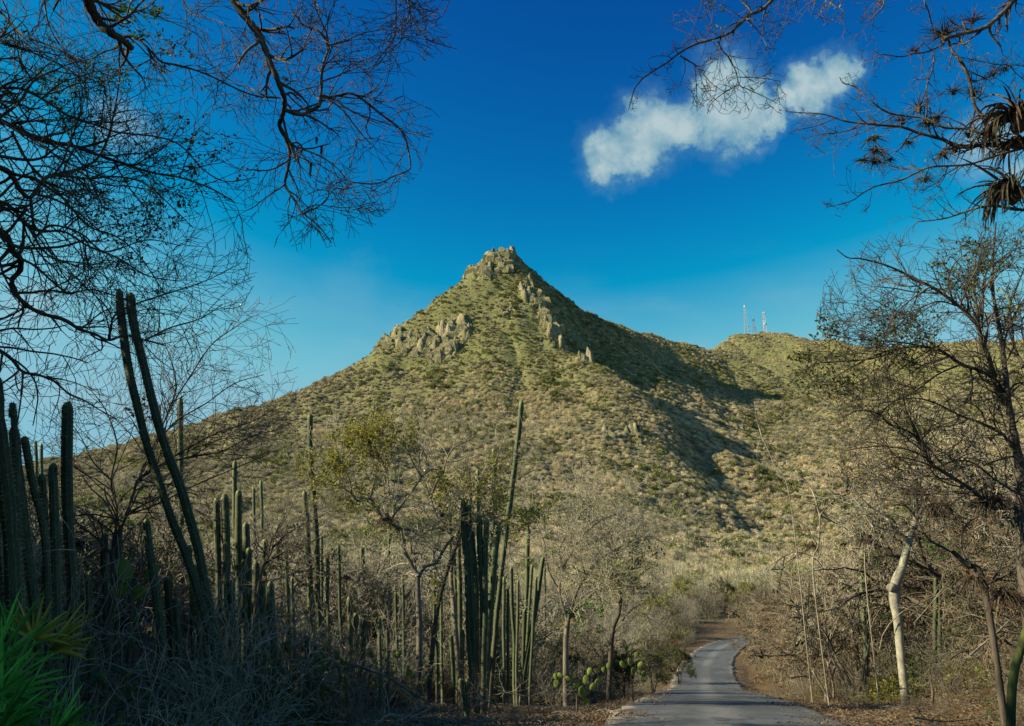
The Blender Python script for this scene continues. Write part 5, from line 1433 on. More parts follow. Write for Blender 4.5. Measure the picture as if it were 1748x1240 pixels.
# ---- pale-trunked tree right of the road
E = [([(1549, 930), (1543, 918), (1532, 910), (1522, 898), (1514, 886), (1504, 872)], 12, 5, 22, 21.6), ([(1549, 930), (1556, 908), (1563, 890), (1564, 868), (1562, 845), (1572, 815), (1570, 780)], 14, 6, 22, 22.4),
     ([(1557, 905), (1570, 890), (1580, 850), (1600, 820), (1640, 790)], 5, 2, 22, 22.6), ([(1516, 885), (1490, 868), (1470, 850), (1455, 830), (1440, 800)], 4, 1.4, 21.6, 21.2), ([(1562, 845), (1540, 820), (1520, 800), (1500, 790)], 4, 1.3, 22.2, 21.8),
     ([(1530, 908), (1500, 900), (1480, 880), (1440, 875)], 3.5, 1.3, 21.7, 21.2)]
bE = P(1540, 1150, 22)
gE = gz(bE.x, 22)
trunkE = [(bE.x, 22, gE - .15), tuple(P(1537, 1110, 22)), tuple(P(1533, 1060, 22)), tuple(P(1527, 1022, 22)), tuple(P(1530, 994, 22)), tuple(P(1541, 966, 22)), tuple(P(1550, 930, 22))]
limbsE = [track(pix, Ya, Yb, w0, w1, wav=0.4, seed=150 + i) for i, (pix, w0, w1, Ya, Yb) in enumerate(E)]
CFGE = dict(CFG, seg=0.16, rmin=0.006, split=0.016, wig=0.24, kids=(4, 4, 4), trop=0.02)
te = limb_tree('pale_tree', 'white-barked tree with a crooked sunlit trunk and forked top right of the road', 'tree', trunkE, [0.10, 0.10, 0.11, 0.13, 0.125, 0.10, 0.09], limbsE, CFGE, ('bark_white', 'bark_white'), None, [(1560, 820, 80, .15, 'leaf_brown'), (1460, 840, 60, .3, 'leaf_brown')], ('', 6, 0.09, 0.2), seed=14, every=0.42, L=(0.5, 1.5), lvl=2)
knob = P(1522, 1003, 21.92)
bm = bmesh.new(); bmesh.ops.create_icosphere(bm, subdivisions=3, radius=0.11)
rsk = np.random.RandomState(3)
for v_ in bm.verts: v_.co *= 1 + 0.25 * (vnoise(v_.co.x * 20 + 7, v_.co.z * 20 + v_.co.y * 13, 4) - 0.5)
me = bpy.data.meshes.new('burl'); bm.to_mesh(me); bm.free(); me.materials.append(M['bark_white'])
o = bpy.data.objects.new('burl', me); COL.objects.link(o); o.parent = te; o.location = Vector(knob) - te.location

# ---- forked tree in the middle of the thicket, and its neighbours
def traced(name, label, Y, trunk_pix, tw, limbs, cfg=None, mats=('bark', 'twig_grey'), leafs=(), leaf=('', 7, 0.09, 0.2), seed=0, every=0.3, L=(0.5, 1.4), lvl=2, keep=None, group=None):
    b = P(trunk_pix[0][0], trunk_pix[0][1], Y); g = gz(b.x, Y)
    tp = [(b.x, Y, g - .1)] + [tuple(P(x, y, Y)) for x, y in trunk_pix[1:]]
    if abs(P(*trunk_pix[0], Y).z - g) > 0.4 and len(trunk_pix) > 1: pass
    rad = [tw[0] / 2 * Y / F * (1 + (tw[1] / tw[0] - 1) * i / (len(tp) - 1)) for i in range(len(tp))]
    lm = [track(pix, Y + a, Y + c, w0, w1, wav=0.5, seed=seed * 20 + i) for i, (pix, w0, w1, a, c) in enumerate(limbs)]
    return limb_tree(name, label, 'tree', tp, rad, lm, cfg or CFGE, mats, keep, leafs, leaf, seed=seed, every=every, L=L, lvl=lvl, group=group)
traced('scrub_tree', 'forked dark-trunked tree holding yellow-green leaves in the centre left', 20.5, [(716, 1150), (716, 1080), (714, 1020), (713, 984)], (11, 8),
       [([(713, 984), (700, 960), (690, 940), (686, 915), (676, 900), (660, 892)], 8, 5, 0, 0), ([(715, 984), (725, 968), (745, 960), (760, 935), (775, 915)], 7, 4, 0, .3), ([(713, 984), (705, 950), (700, 925)], 4, 3, 0, .2),
        ([(660, 892), (650, 880), (640, 865), (632, 852), (615, 857), (602, 845), (597, 820), (582, 790), (572, 755)], 5, 1.6, 0, -.4), ([(632, 852), (640, 820), (643, 795), (655, 770)], 3, 1.4, -.1, -.3), ([(665, 890), (680, 870), (700, 845), (720, 815), (740, 800)], 4, 1.5, 0, .4),
        ([(720, 815), (705, 790), (690, 760), (660, 745)], 3, 1.2, .3, .1), ([(676, 900), (700, 905), (730, 905), (745, 903)], 4, 2, 0, -.2), ([(665, 845), (662, 820), (655, 790), (645, 775), (640, 760)], 3, 1.2, .1, .3), ([(602, 845), (580, 830), (555, 825), (540, 800)], 2.5, 1.2, -.3, -.6)],
       mats=('bark', 'twig_grey'), leafs=[(565, 770, 42, .9, 'leaf_olive'), (540, 795, 40, .9, 'leaf_olive'), (640, 745, 50, .9, 'leaf_olive'), (620, 770, 50, .5, 'leaf_olive'), (680, 742, 34, .7, 'leaf_olive'), (550, 840, 30, .5, 'leaf_olive'), (590, 835, 40, .5, 'leaf_olive'), (610, 850, 30, .5, 'leaf_olive'), (655, 905, 30, .25, 'leaf_olive')],
       seed=31, every=0.2, leaf=('', 18, 0.075, 0.25), L=(0.4, 1.3))
traced('scrub_tree', 'pale twisting tree right of the yellow-green crown, ivy-leaved on its upper boughs', 22.0, [(790, 1150), (775, 1040), (770, 985), (775, 930)], (9, 7),
       [([(775, 930), (765, 905), (745, 880), (735, 850), (725, 825)], 6, 3, 0, .3), ([(757, 806), (762, 785), (775, 765), (795, 755), (812, 745)], 4, 1.6, 0, .4), ([(735, 850), (745, 825), (757, 806)], 4, 3.5, .2, 0), ([(775, 930), (790, 890), (800, 850), (830, 820), (850, 780), (860, 745)], 4, 1.3, 0, .5),
        ([(765, 836), (790, 855), (815, 885), (825, 895)], 4, 2, 0, 0), ([(760, 905), (740, 900), (715, 900)], 3, 2, 0, -.3), ([(790, 890), (830, 890), (860, 880), (900, 885)], 3, 1.3, 0, .5)],
       mats=('bark', 'twig_grey'), leafs=[(765, 825, 38, .8, 'leaf_olive'), (785, 840, 44, .6, 'leaf_olive'), (830, 820, 50, .45, 'leaf_olive'), (880, 870, 40, .8, 'leaf_olive'), (900, 895, 40, .7, 'leaf_olive'), (850, 850, 40, .35, 'leaf_olive'), (740, 880, 30, .2, 'leaf_brown')],
       seed=32, every=0.2, leaf=('', 16, 0.075, 0.25), L=(0.4, 1.4))
traced('scrub_tree', 'round-headed bare tree with arching limbs where the thicket meets the road', 27.0, [(965, 1150), (966, 1100), (970, 1055)], (10, 8),
       [([(970, 1055), (985, 1010), (1000, 985), (1025, 955), (1045, 942)], 6, 3, 0, .3), ([(972, 1055), (1000, 1025), (1030, 995), (1055, 980), (1085, 970), (1105, 965)], 6, 2, 0, -.3), ([(968, 1060), (955, 1010), (960, 970), (955, 940), (970, 900), (960, 860)], 5, 1.6, 0, .4),
        ([(955, 1010), (935, 970), (930, 930), (915, 890), (905, 860)], 4, 1.4, .1, .5), ([(960, 970), (985, 930), (1010, 900), (1050, 880), (1090, 900)], 4, 1.3, .2, .8), ([(1045, 942), (1075, 925), (1110, 915), (1135, 930)], 3, 1.2, .3, .5), ([(1045, 942), (1030, 910), (1010, 870), (980, 845)], 3, 1.2, .3, 0), ([(1000, 985), (990, 940), (1000, 900)], 3, 1.2, .1, 0)],
       mats=('bark', 'twig_grey'), leafs=[(1090, 960, 50, .15, 'leaf_dark'), (1000, 1060, 40, .3, 'leaf_green')], seed=33, every=0.16, L=(0.6, 1.7), lvl=3, cfg=dict(CFGE, kids=(4, 4, 3), rmin=0.0055))
traced('scrub_tree', 'slanting dark tree leaning right over the prickly pears near the bend', 29.0, [(1035, 1125), (1045, 1085), (1056, 1050), (1060, 1020)], (8, 5),
       [([(1060, 1020), (1058, 1000), (1056, 975)], 4, 2, 0, 0), ([(1056, 1030), (1070, 1005), (1090, 985), (1110, 970)], 4, 1.5, 0, -.2), ([(1062, 1060), (1080, 1040), (1100, 1030)], 3, 1.2, 0, .3)], mats=('bark_dark', 'twig_grey'), leafs=[(1070, 1000, 60, .6, 'leaf_olive'), (1030, 1050, 40, .5, 'leaf_olive')], seed=34, every=0.2, L=(0.5, 1.3), leaf=('', 8, 0.09, 0.25))
traced('scrub_tree', 'upright dark double-stemmed tree just right of the forked one', 21.5, [(730, 1150), (745, 1050), (765, 970), (780, 930)], (9, 6),
       [([(745, 1050), (752, 1000), (742, 960), (740, 930)], 4, 2, 0, .2), ([(780, 930), (800, 880), (805, 850)], 4, 1.5, 0, .3)], mats=('bark_dark', 'twig_grey'), seed=35, every=0.25, L=(0.4, 1.2), leafs=[(700, 1000, 60, .3, 'leaf_olive'), (760, 1010, 60, .25, 'leaf_olive')])
traced('scrub_tree', 'wide low bare tree whose fine branches sweep right across the leaning cactus pair', 13.0, [(195, 1060), (192, 990), (190, 945)], (9, 7),
       [([(190, 945), (215, 880), (235, 820), (260, 765), (290, 700), (320, 650), (350, 620)], 7, 1.6, 0, .5), ([(190, 945), (160, 915), (130, 890), (120, 850), (105, 800)], 5, 1.5, 0, -.4), ([(235, 820), (280, 790), (330, 760), (380, 735), (430, 720), (480, 690)], 5, 1.3, .1, .6),
        ([(190, 945), (200, 880), (190, 820), (200, 760), (180, 700), (150, 660)], 5, 1.5, 0, .3), ([(280, 790), (330, 780), (380, 770), (430, 745), (490, 730)], 4, 1.2, .2, .8), ([(260, 765), (300, 720), (350, 690), (400, 655), (450, 640)], 4, 1.2, .2, .7),
        ([(215, 880), (270, 860), (330, 830), (400, 800), (460, 775)], 4, 1.3, 0, .8), ([(190, 820), (160, 790), (140, 750), (120, 720)], 3, 1.2, .1, 0), ([(290, 700), (300, 660), (290, 610), (270, 560)], 3, 1.2, .3, .4), ([(320, 650), (360, 590), (400, 560), (430, 540)], 3, 1.2, .4, .7)],
       mats=('bark_dark', 'bark'), seed=36, every=0.14, L=(0.4, 1.2), lvl=2, cfg=dict(CFG, seg=0.10, rmin=0.0032, split=0.009), keep=lambda p: (lambda q: q is None or q[1] > 500 and q[0] < 510)(proj(p)), leafs=[(240, 700, 20, .5, 'leaf_brown')])
traced('scrub_tree', 'low dark-branched shrubby tree reaching up right beside the dark cactus columns', 15.0, [(420, 1060), (445, 985), (455, 960)], (6, 5),
       [([(455, 960), (470, 930), (500, 905), (530, 890), (560, 875)], 4, 1.4, 0, .3), ([(455, 960), (490, 940), (530, 925), (560, 915)], 4, 1.3, 0, -.2), ([(455, 960), (465, 920), (485, 890), (500, 860)], 3, 1.2, 0, .4)], mats=('bark_dark', 'bark'), seed=37, every=0.13, L=(0.3, .8), lvl=2, cfg=dict(CFG, seg=0.10, rmin=0.0035, split=0.009))
# slim pale poles and dead stems right of the road
traced('dead_tree', 'thin whitish dead pole rising alone against the far slope', 26.0, [(1370, 1010), (1350, 860), (1325, 800), (1300, 745)], (2.0, 1.8), [([(1300, 745), (1292, 715), (1288, 685)], 1.8, 1, 0, 0)], mats=('bark_pale', 'bark_pale'), seed=41, every=1.2, L=(0.2, 0.5), lvl=1)
traced('dead_tree', 'crooked bone-white dead branch tree left of the white trunk', 25.0, [(1400, 1040), (1388, 980), (1397, 930), (1400, 880)], (2.6, 2.6), [([(1400, 880), (1385, 835), (1358, 803)], 4, 2, 0, 0), ([(1400, 880), (1415, 862), (1440, 840)], 3, 1.5, 0, .2), ([(1395, 930), (1375, 900), (1350, 880)], 3, 1.2, 0, 0), ([(1400, 880), (1440, 900), (1450, 910)], 3, 1.2, 0, 0)], mats=('bark_pale', 'bark_pale'), seed=42, every=0.4, L=(0.3, 0.9), lvl=1)
traced('dead_tree', 'pale dead fork standing over the brown tangle nearest the white trunk', 24.0, [(1485, 1060), (1476, 960), (1490, 900)], (2.2, 2.2), [([(1490, 900), (1510, 840), (1525, 825), (1545, 822)], 4, 2, 0, 0), ([(1490, 900), (1465, 860), (1450, 845)], 3, 1.4, 0, 0)], mats=('bark_pale', 'bark_pale'), seed=43, every=0.4, L=(0.3, 0.8), lvl=1)
traced('leaning_trunk', 'mossy green leaning trunk at the bottom right corner', 11.5, [(1712, 1240), (1728, 1170), (1745, 1100), (1765, 1040)], (15, 13), [([(1765, 1040), (1790, 980), (1810, 920)], 10, 4, 0, 0)], mats=('moss_bark', 'bark_dark'), seed=44, every=0.4, L=(0.4, 0.9), lvl=2)
traced('scrub_tree', 'dark heavy limb hung with green sprays right of the white trunk', 13.0, [(1700, 1130), (1680, 1000), (1650, 965), (1625, 940)], (12, 8), [([(1625, 940), (1600, 930), (1580, 915), (1560, 880), (1540, 860), (1500, 850)], 6, 2, 0, -.3), ([(1650, 965), (1640, 920), (1660, 880)], 5, 2, 0, .2), ([(1680, 1000), (1720, 980), (1750, 950)], 6, 2, 0, .2)],
       mats=('bark_dark', 'bark_dark'), leafs=[(1600, 925, 25, .6, 'leaf_green'), (1625, 960, 45, .45, 'leaf_green'), (1565, 990, 25, .5, 'leaf_green')], seed=45, every=0.16, L=(0.3, 0.9), lvl=2, cfg=dict(CFG, seg=0.10, rmin=0.0035, split=0.009), leaf=('', 8, 0.04, 0.12))
# ================================================================== untraced trees: a few kinds, copied as individuals
def proto_tree(seed, H, spread, nst, mats, cfgx, leaf=None):
    rg = random.Random(seed)
    root = empty('scrub_tree', (0, 0, 0))
    out = {'thick': Tubes(), 'twig': Tubes()}
    trunk = Tubes(); tips = []
    for s in range(nst):
        a = rg.uniform(0, 6.28); lean = rg.uniform(0.05, 0.5) * spread
        p = np.array([rg.uniform(-.15, .15), rg.uniform(-.15, .15), -0.15])
        d = unit(np.array([math.cos(a) * lean, math.sin(a) * lean, 1.0]))
        n = 6; pts = [tuple(p)]; L0 = H * rg.uniform(0.3, 0.45)
        for i in range(n):
            d = unit(d + np.array(rnd_unit(rg)) * 0.18); p = p + d * L0 / n; pts.append(tuple(p))
        r0 = H * 0.016 * (1.0 if nst < 3 else 0.7)
        trunk.add(pts, list(np.linspace(r0, r0 * 0.65, n + 1)), 6)
        cfg = dict(CFGE, **cfgx)
        for q in range(3):
            u = np.array(rnd_unit(rg)); nd = unit(d + u * 0.75 * spread + np.array([0, 0, .15]))
            grow(out, tuple(p), tuple(nd), H * rg.uniform(0.26, 0.4), r0 * 0.6, 4, rg, cfg, lambda w: w[2] > 0.15, tips)
    trunk.build('trunk', M[mats[0]], root)
    br = out['thick'].build('crown', M[mats[0]], root)
    tw = out['twig'].build('twigs', M[mats[1]], br if br else root); tw['kind'] = 'stuff'
    if leaf:
        mt, n, size, frac = leaf
        sel = [t for t in tips if rg.random() < frac]
        V, Fc = leaves_arrays(sel, rg, n, size, size * 2.5)
        o = mesh_obj('foliage', V, Fc, M[mt], br if br else root); o['kind'] = 'stuff'
    print('proto', seed, out['twig'].count() + out['thick'].count(), len(tips))
    return root
PR = {
 'grey1': proto_tree(1, 4.0, 0.9, 3, ('bark', 'twig_grey'), dict(rmin=0.0065, kids=(3, 4, 3, 3), wig=0.2)),
 'grey2': proto_tree(2, 4.0, 1.2, 4, ('bark', 'twig_grey'), dict(rmin=0.0065, kids=(3, 3, 3, 3), wig=0.24)),
 'brown1': proto_tree(3, 3.6, 1.0, 4, ('bark', 'twig_brown'), dict(rmin=0.0065, kids=(3, 4, 4, 4), wig=0.22)),
 'pale1': proto_tree(4, 4.2, 0.8, 3, ('bark_pale', 'twig_grey'), dict(rmin=0.008, kids=(3, 3, 3, 3), wig=0.2)),
 'green1': proto_tree(5, 3.8, 1.0, 3, ('bark', 'twig_grey'), dict(rmin=0.007, kids=(2, 3, 3, 3), wig=0.2), ('leaf_olive', 9, 0.10, 0.8)),
 'green2': proto_tree(6, 3.4, 1.1, 4, ('bark_dark', 'twig_brown'), dict(rmin=0.007, kids=(2, 3, 3, 3), wig=0.2), ('leaf_dark', 10, 0.10, 0.85)),
 'vine1': proto_tree(8, 4.2, 0.9, 5, ('bark_dark', 'twig_brown'), dict(rmin=0.007, kids=(3, 4, 3, 3), wig=0.3, trop=-0.03), ('leaf_brown', 5, 0.085, 0.14)),
 'vine2': proto_tree(9, 4.4, 1.0, 5, ('bark_dark', 'bark'), dict(rmin=0.008, kids=(3, 3, 3, 3), wig=0.3, trop=-0.03), ('leaf_dark', 5, 0.08, 0.25)),
 'yel': proto_tree(10, 3.2, 1.1, 4, ('bark', 'twig_grey'), dict(rmin=0.007, kids=(2, 3, 3, 3), wig=0.22), ('leaf_olive', 8, 0.09, 0.6)),
 'shade': proto_tree(7, 6.5, 0.8, 3, ('bark_dark', 'bark_dark'), dict(rmin=0.01, kids=(2, 3, 3, 3), wig=0.2), ('leaf_dark', 16, 0.17, 1.0)),
}
used = set()
def place(kind, x, y, rz, s, label, group, sz=None, name=None):
    src = PR[kind]
    if kind in used: o = copy_tree(src)
    else: o = src; used.add(kind)
    o.location = (x, y, gz(x, y)); o.rotation_euler = (0, 0, rz); o.scale = (s, s, sz or s)
    o.name = {'shade': 'shade_tree', 'green1': 'leafy_tree', 'green2': 'leafy_tree', 'yel': 'leafy_tree', 'pale1': 'pale_tree', 'vine1': 'thicket_tree', 'vine2': 'thicket_tree'}.get(kind, 'bare_tree')
    tag(o, label, 'tree', group)
    return o
rg = random.Random(77)
def rdist(x, y):
    return float(road_dist(np.array([x]), np.array([y]))[0][0]), float(road_dist(np.array([x]), np.array([y]))[1][0])
# picked places: kind, px, Y, scale, label
NAMED = [('vine2', 1840, 20, 1.3, 'tall dark bare tree just beyond the right-edge tree, its crown against the sky'), ('grey1', 1900, 16, 1.2, 'grey bare tree cut by the right edge of the view'), ('vine2', 1705, 27, 1.5, 'tall dark-limbed tree standing behind the right-edge tree'),
 ('vine1', 1590, 31, 1.15, 'dead-leafed tree close behind the crown of the white-barked tree'), ('grey1', 1460, 33, 1.2, 'tall grey tree between the bone-white dead tree and the white trunk'),('brown1', 1330, 70, 1.35, 'brown leafless tree mass just right of the road bend'), ('green1', 1120, 100, 1.1, 'low olive-leaved tree behind the left side of the bend'), ('green1', 1165, 128, 1.2, 'rounded green tree closing the view beyond the bend'),
         ('green2', 1235, 136, 1.25, 'dark-hearted green shrub tree at the end of the visible road'), ('brown1', 1420, 40, 1.0, 'brown twiggy tree in the tangle left of the white trunk'), ('grey2', 1290, 88, 1.0, 'arched bare tree over the inside of the bend'),
         ('grey1', 590, 31, 1.15, 'bare grey tree between the pole cactus and the forked tree'), ('grey2', 480, 30, 1.1, 'bare grey tree behind the thin sunlit cacti'), ('pale1', 850, 34, 1.1, 'pale-limbed bare tree behind the centre cactus clump'),
         ('grey1', 110, 26, 1.05, 'bare tree filling the gap behind the left cactus columns'), ('grey2', 260, 32, 1.1, 'bare tree behind the leaning cactus pair'), ('brown1', 1650, 34, 1.15, 'brown bare tree in the right-hand thicket behind the white trunk'),
         ('green2', 1060, 34, 0.62, 'low dark green bush beside the prickly pear mass'), ('green2', 1150, 58, 0.75, 'dark bush on the outer edge of the bend'), ('green2', 1105, 44, 0.7, 'dark leafy bush left of the road before the dip')]
for kind, px, Y, s, lab in NAMED:
    s *= 1.35 if s > 0.8 else 1.1
    p = P(px, 1000, Y)
    place(kind, p.x, Y, rg.uniform(0, 6.28), s, lab, 'valley trees picked out by the road and cacti')
for i, (px, Y, kind, sc) in enumerate([(1330, 48, 'brown1', 1.05), (1365, 38, 'brown1', 1.1), (1400, 33, 'brown1', 1.2), (1440, 30, 'grey1', 1.3), (1480, 36, 'brown1', 1.5), (1500, 36, 'brown1', 1.3), (1560, 37, 'brown1', 1.45), (1600, 34, 'grey2', 1.3),
                                       (1660, 26, 'brown1', 1.1), (1700, 27, 'green2', 1.3), (1800, 24, 'brown1', 1.0), (1350, 62, 'brown1', 1.4), (1400, 55, 'pale1', 1.5), (1310, 76, 'brown1', 1.3), (1450, 44, 'brown1', 1.6), (1580, 36, 'green2', 1.5), (1640, 30, 'brown1', 1.5), (1840, 18, 'grey2', 0.8)]):
    p = P(px, 1000, Y)
    place(kind, p.x, Y, i * 1.7, sc, ['brown', 'grey-brown', 'dense brown', 'ragged', 'vine-hung', 'leafless'][i % 6] + [' thicket tree', ' tangled tree', ' bushy tree'][i % 3] + ' on the right bank, number %s along the verge' % ['one', 'two', 'three', 'four', 'five', 'six', 'seven', 'eight', 'nine', 'ten', 'eleven', 'twelve', 'thirteen', 'fourteen', 'fifteen', 'sixteen', 'seventeen', 'eighteen'][i] if False else
          ['brown', 'grey', 'dense brown', 'ragged', 'vine-hung', 'leafless'][i % 6] + [' thicket tree', ' tangled tree', ' bushy tree'][i % 3] + (' just behind ' if Y < 30 else ' well behind ' if Y < 50 else ' far behind ') +
          ('the thin whitish pole' if px < 1380 else 'the bone-white dead tree' if px < 1445 else 'the green cactus pair' if px < 1510 else 'the white trunk' if px < 1570 else 'the half-hidden cactus stems' if px < 1650 else 'the right-edge tree'), 'tangled trees on the right bank')
EXTRA = []
re_ = random.Random(5)
for (x0, x1, y0, y1, n, kinds, s0, s1, where) in ((480, 900, 29, 42, 18, ('yel', 'grey1', 'pale1', 'vine2', 'grey2'), 0.95, 1.6, 'in the sunlit centre thicket'), (900, 1120, 30, 46, 7, ('yel', 'green2', 'brown1', 'vine2'), 0.6, 1.0, 'on the left verge thicket'),
                                            (140, 480, 19, 32, 13, ('grey1', 'vine2', 'grey2', 'pale1'), 0.7, 1.25, 'in the dim thicket behind the left cacti'), (1390, 1760, 27, 50, 26, ('vine1', 'grey1', 'vine2', 'brown1', 'vine2'), 1.3, 2.0, 'in the tangled wall right of the road'),
                                            (1765, 1900, 14, 20, 6, ('vine2', 'vine1', 'vine2'), 0.65, 0.95, 'in the dark tangle at the right edge'), (-20, 200, 15, 24, 6, ('vine2', 'grey1'), .9, 1.4, 'behind the left-edge columns')):  # dark tree kinds at the right edge stand in for shade there
    for i in range(n):
        px = x0 + (x1 - x0) * (i + re_.uniform(.1, .9)) / n; Y = re_.uniform(y0, y1)
        x = P(px, 1000, Y).x
        if 1400 < px < 1660: Y += 7; x = P(px, 1000, Y).x
        if rdist(x, Y)[0] < 4.0: continue
        k = kinds[i % len(kinds)]
        nm = {'yel': 'yellow-green leafed scrub tree', 'grey1': 'grey twiggy tree', 'pale1': 'pale bare tree', 'vine2': 'dark vine-hung tree', 'grey2': 'grey broad bare tree', 'green2': 'dark green bush', 'brown1': 'brown bare tree', 'vine1': 'dead-leafed brown tree'}[k]
        near = min(CACTI, key=lambda c: abs(c[2][0][0][0][0] - px))[0].split(' ')
        place(k, x, Y, re_.uniform(0, 6.28), re_.uniform(s0, s1), nm + ' ' + where + ', ' + ('front row' if Y < y0 + (y1 - y0) * .4 else 'middle row' if Y < y0 + (y1 - y0) * .7 else 'back row'), 'trees of the roadside thicket')
cnt = 0
tries = 0
spots = []
while cnt < 200 and tries < 9000:
    tries += 1
    Y = 21 + 128 * rg.random() ** 0.85
    x = rg.uniform(-0.62, 0.66) * Y
    d, s = rdist(x, Y)
    if d < 4.2 or (s < 0 and d < 5 and Y < 40): continue
    px = 874 + 1580 * x / Y
    if 1400 < px < 1800 and Y < 27 + 6 * (px < 1690): continue
    if 330 < px < 930 and Y < 29 and rg.random() < 0.7: continue
    # keep the sightline to the bend of the road open
    if 1150 < px < 1290 and Y < 118: continue
    if 880 < px < 1330 and 24 < Y < 60 and d < 6: continue
    if min([((x - a) ** 2 + (Y - b) ** 2) for a, b in spots] + [99]) < 3.2: continue
    spots.append((x, Y))
    right = s > 0
    u = rg.random()
    if right: kind = 'vine1' if u < .22 else 'brown1' if u < .45 else 'grey1' if u < .62 else 'grey2' if u < .78 else 'pale1' if u < .9 else 'green1'
    else: kind = 'yel' if u < .10 else 'grey1' if u < .28 else 'grey2' if u < .48 else 'brown1' if u < .60 else 'pale1' if u < .80 else 'green1' if u < .92 else 'green2'
    sc = rg.uniform(1.0, 1.75) * (0.72 if (px > 930 and Y < 60) else 1.0) * (1.12 if Y > 70 else 1)
    lab = {'grey1': 'grey leafless tree', 'grey2': 'wide-spreading grey bare tree', 'brown1': 'brown twiggy bare tree', 'pale1': 'pale-barked bare tree', 'green1': 'olive-leaved tree', 'green2': 'dark leafy bush tree', 'yel': 'yellow-green leafed tree', 'vine1': 'dead-leafed brown tree'}[kind]
    lab = ('small ' if sc < 1.1 else 'tall ' if sc > 1.45 else '') + lab + (' close behind ' if Y < 45 else ' further back beyond ' if Y < 85 else ' far off in line with ')
    for lim, nm in ((60, 'the broad column at the left edge'), (150, 'the straight dark left cactus'), (260, 'the short yellow-tipped cactus'), (360, 'the leaning cactus pair'), (430, 'the dark cactus cluster'), (500, 'the thin sunlit cacti'), (580, 'the slim pole cactus'),
                    (680, 'the yellow-green crown'), (760, 'the forked dark trunk'), (830, 'the central cactus clump'), (910, 'the tall right-leaning cactus'), (1000, 'the round-headed bare tree'), (1160, 'the prickly pear mass'), (1290, 'the road bend'),
                    (1370, 'the thin whitish pole'), (1440, 'the bone-white dead tree'), (1510, 'the green cactus pair'), (1570, 'the white trunk'), (1650, 'the half-hidden cactus stems'), (1700, 'the dark limb with green sprays'), (9999, 'the right-edge tree')):
        if px < lim: break
    lab += nm
    place(kind, x, Y, rg.uniform(0, 6.28), sc, lab, 'untraced scrub trees in the valley')
    cnt += 1
print('valley trees', cnt)
# leafy trees out of frame on the left and behind, whose shade lies over the foreground
for i in range(46):
    Y = -14 + 44 * ((i * 0.618) % 1.0)
    x = -(0.62 * max(Y, 0) + 4.5 + 8 * ((i * 0.377 + 0.2) % 1.0))
    if x > -10 and Y < 11: continue
    place('shade', x, Y, i * 1.3, 1.0 + 0.3 * ((i * 0.71) % 1.0), 'leafy dark tree standing outside the left edge, shading the foreground', 'leafy shade trees beyond the left edge')

for i in range(14):
    place('shade', -10.8 - 5.5 * ((i * 0.618) % 1.0), -6 + 16.5 * ((i * 0.377 + .1) % 1.0), i * 2.1, 1.35 + 0.25 * ((i * .71) % 1.0), 'leafy dark tree standing outside the left edge, shading the foreground', 'leafy shade trees beyond the left edge')
# ================================================================== undergrowth
def tangle(seed, n, H, mat, cfgx, lv=2, flat=1.0):
    rg = random.Random(seed)
    out = {'thick': Tubes(), 'twig': Tubes()}
    for i in range(n):
        a = rg.uniform(0, 6.28); r = rg.uniform(0, 0.5)
        d = unit(np.array([math.cos(a) * rg.uniform(.1, 1.1), math.sin(a) * rg.uniform(.1, 1.1), flat]))
        grow(out, (r * math.cos(a), r * math.sin(a), -0.05), tuple(d), H * rg.uniform(0.5, 1), 0.009, lv, rg, dict(CFGE, **cfgx), lambda w: w[2] > -0.1)
    for k, v in out['thick'].b.items(): out['twig'].b.setdefault(k, []).extend(v)
    return out['twig'].build('tangle', M[mat], link=False)
def leafy(seed, n, mat, size, H):
    rs = np.random.RandomState(seed); rg = random.Random(seed)
    tips = []
    for i in range(n):
        a = rs.uniform(0, 6.28); r = rs.rand() ** .5 * 0.7; z = H * rs.uniform(0.1, 1) * (1 - 0.5 * r)
        tips.append(((r * math.cos(a), r * math.sin(a), z), tuple(unit(rs.normal(0, 1, 3) + np.array([0, 0, .5])))))
    V, Fc = leaves_arrays(tips, rg, 6, size, size * 2)
    return mesh_obj('leafy', V, Fc, M[mat], link=False)
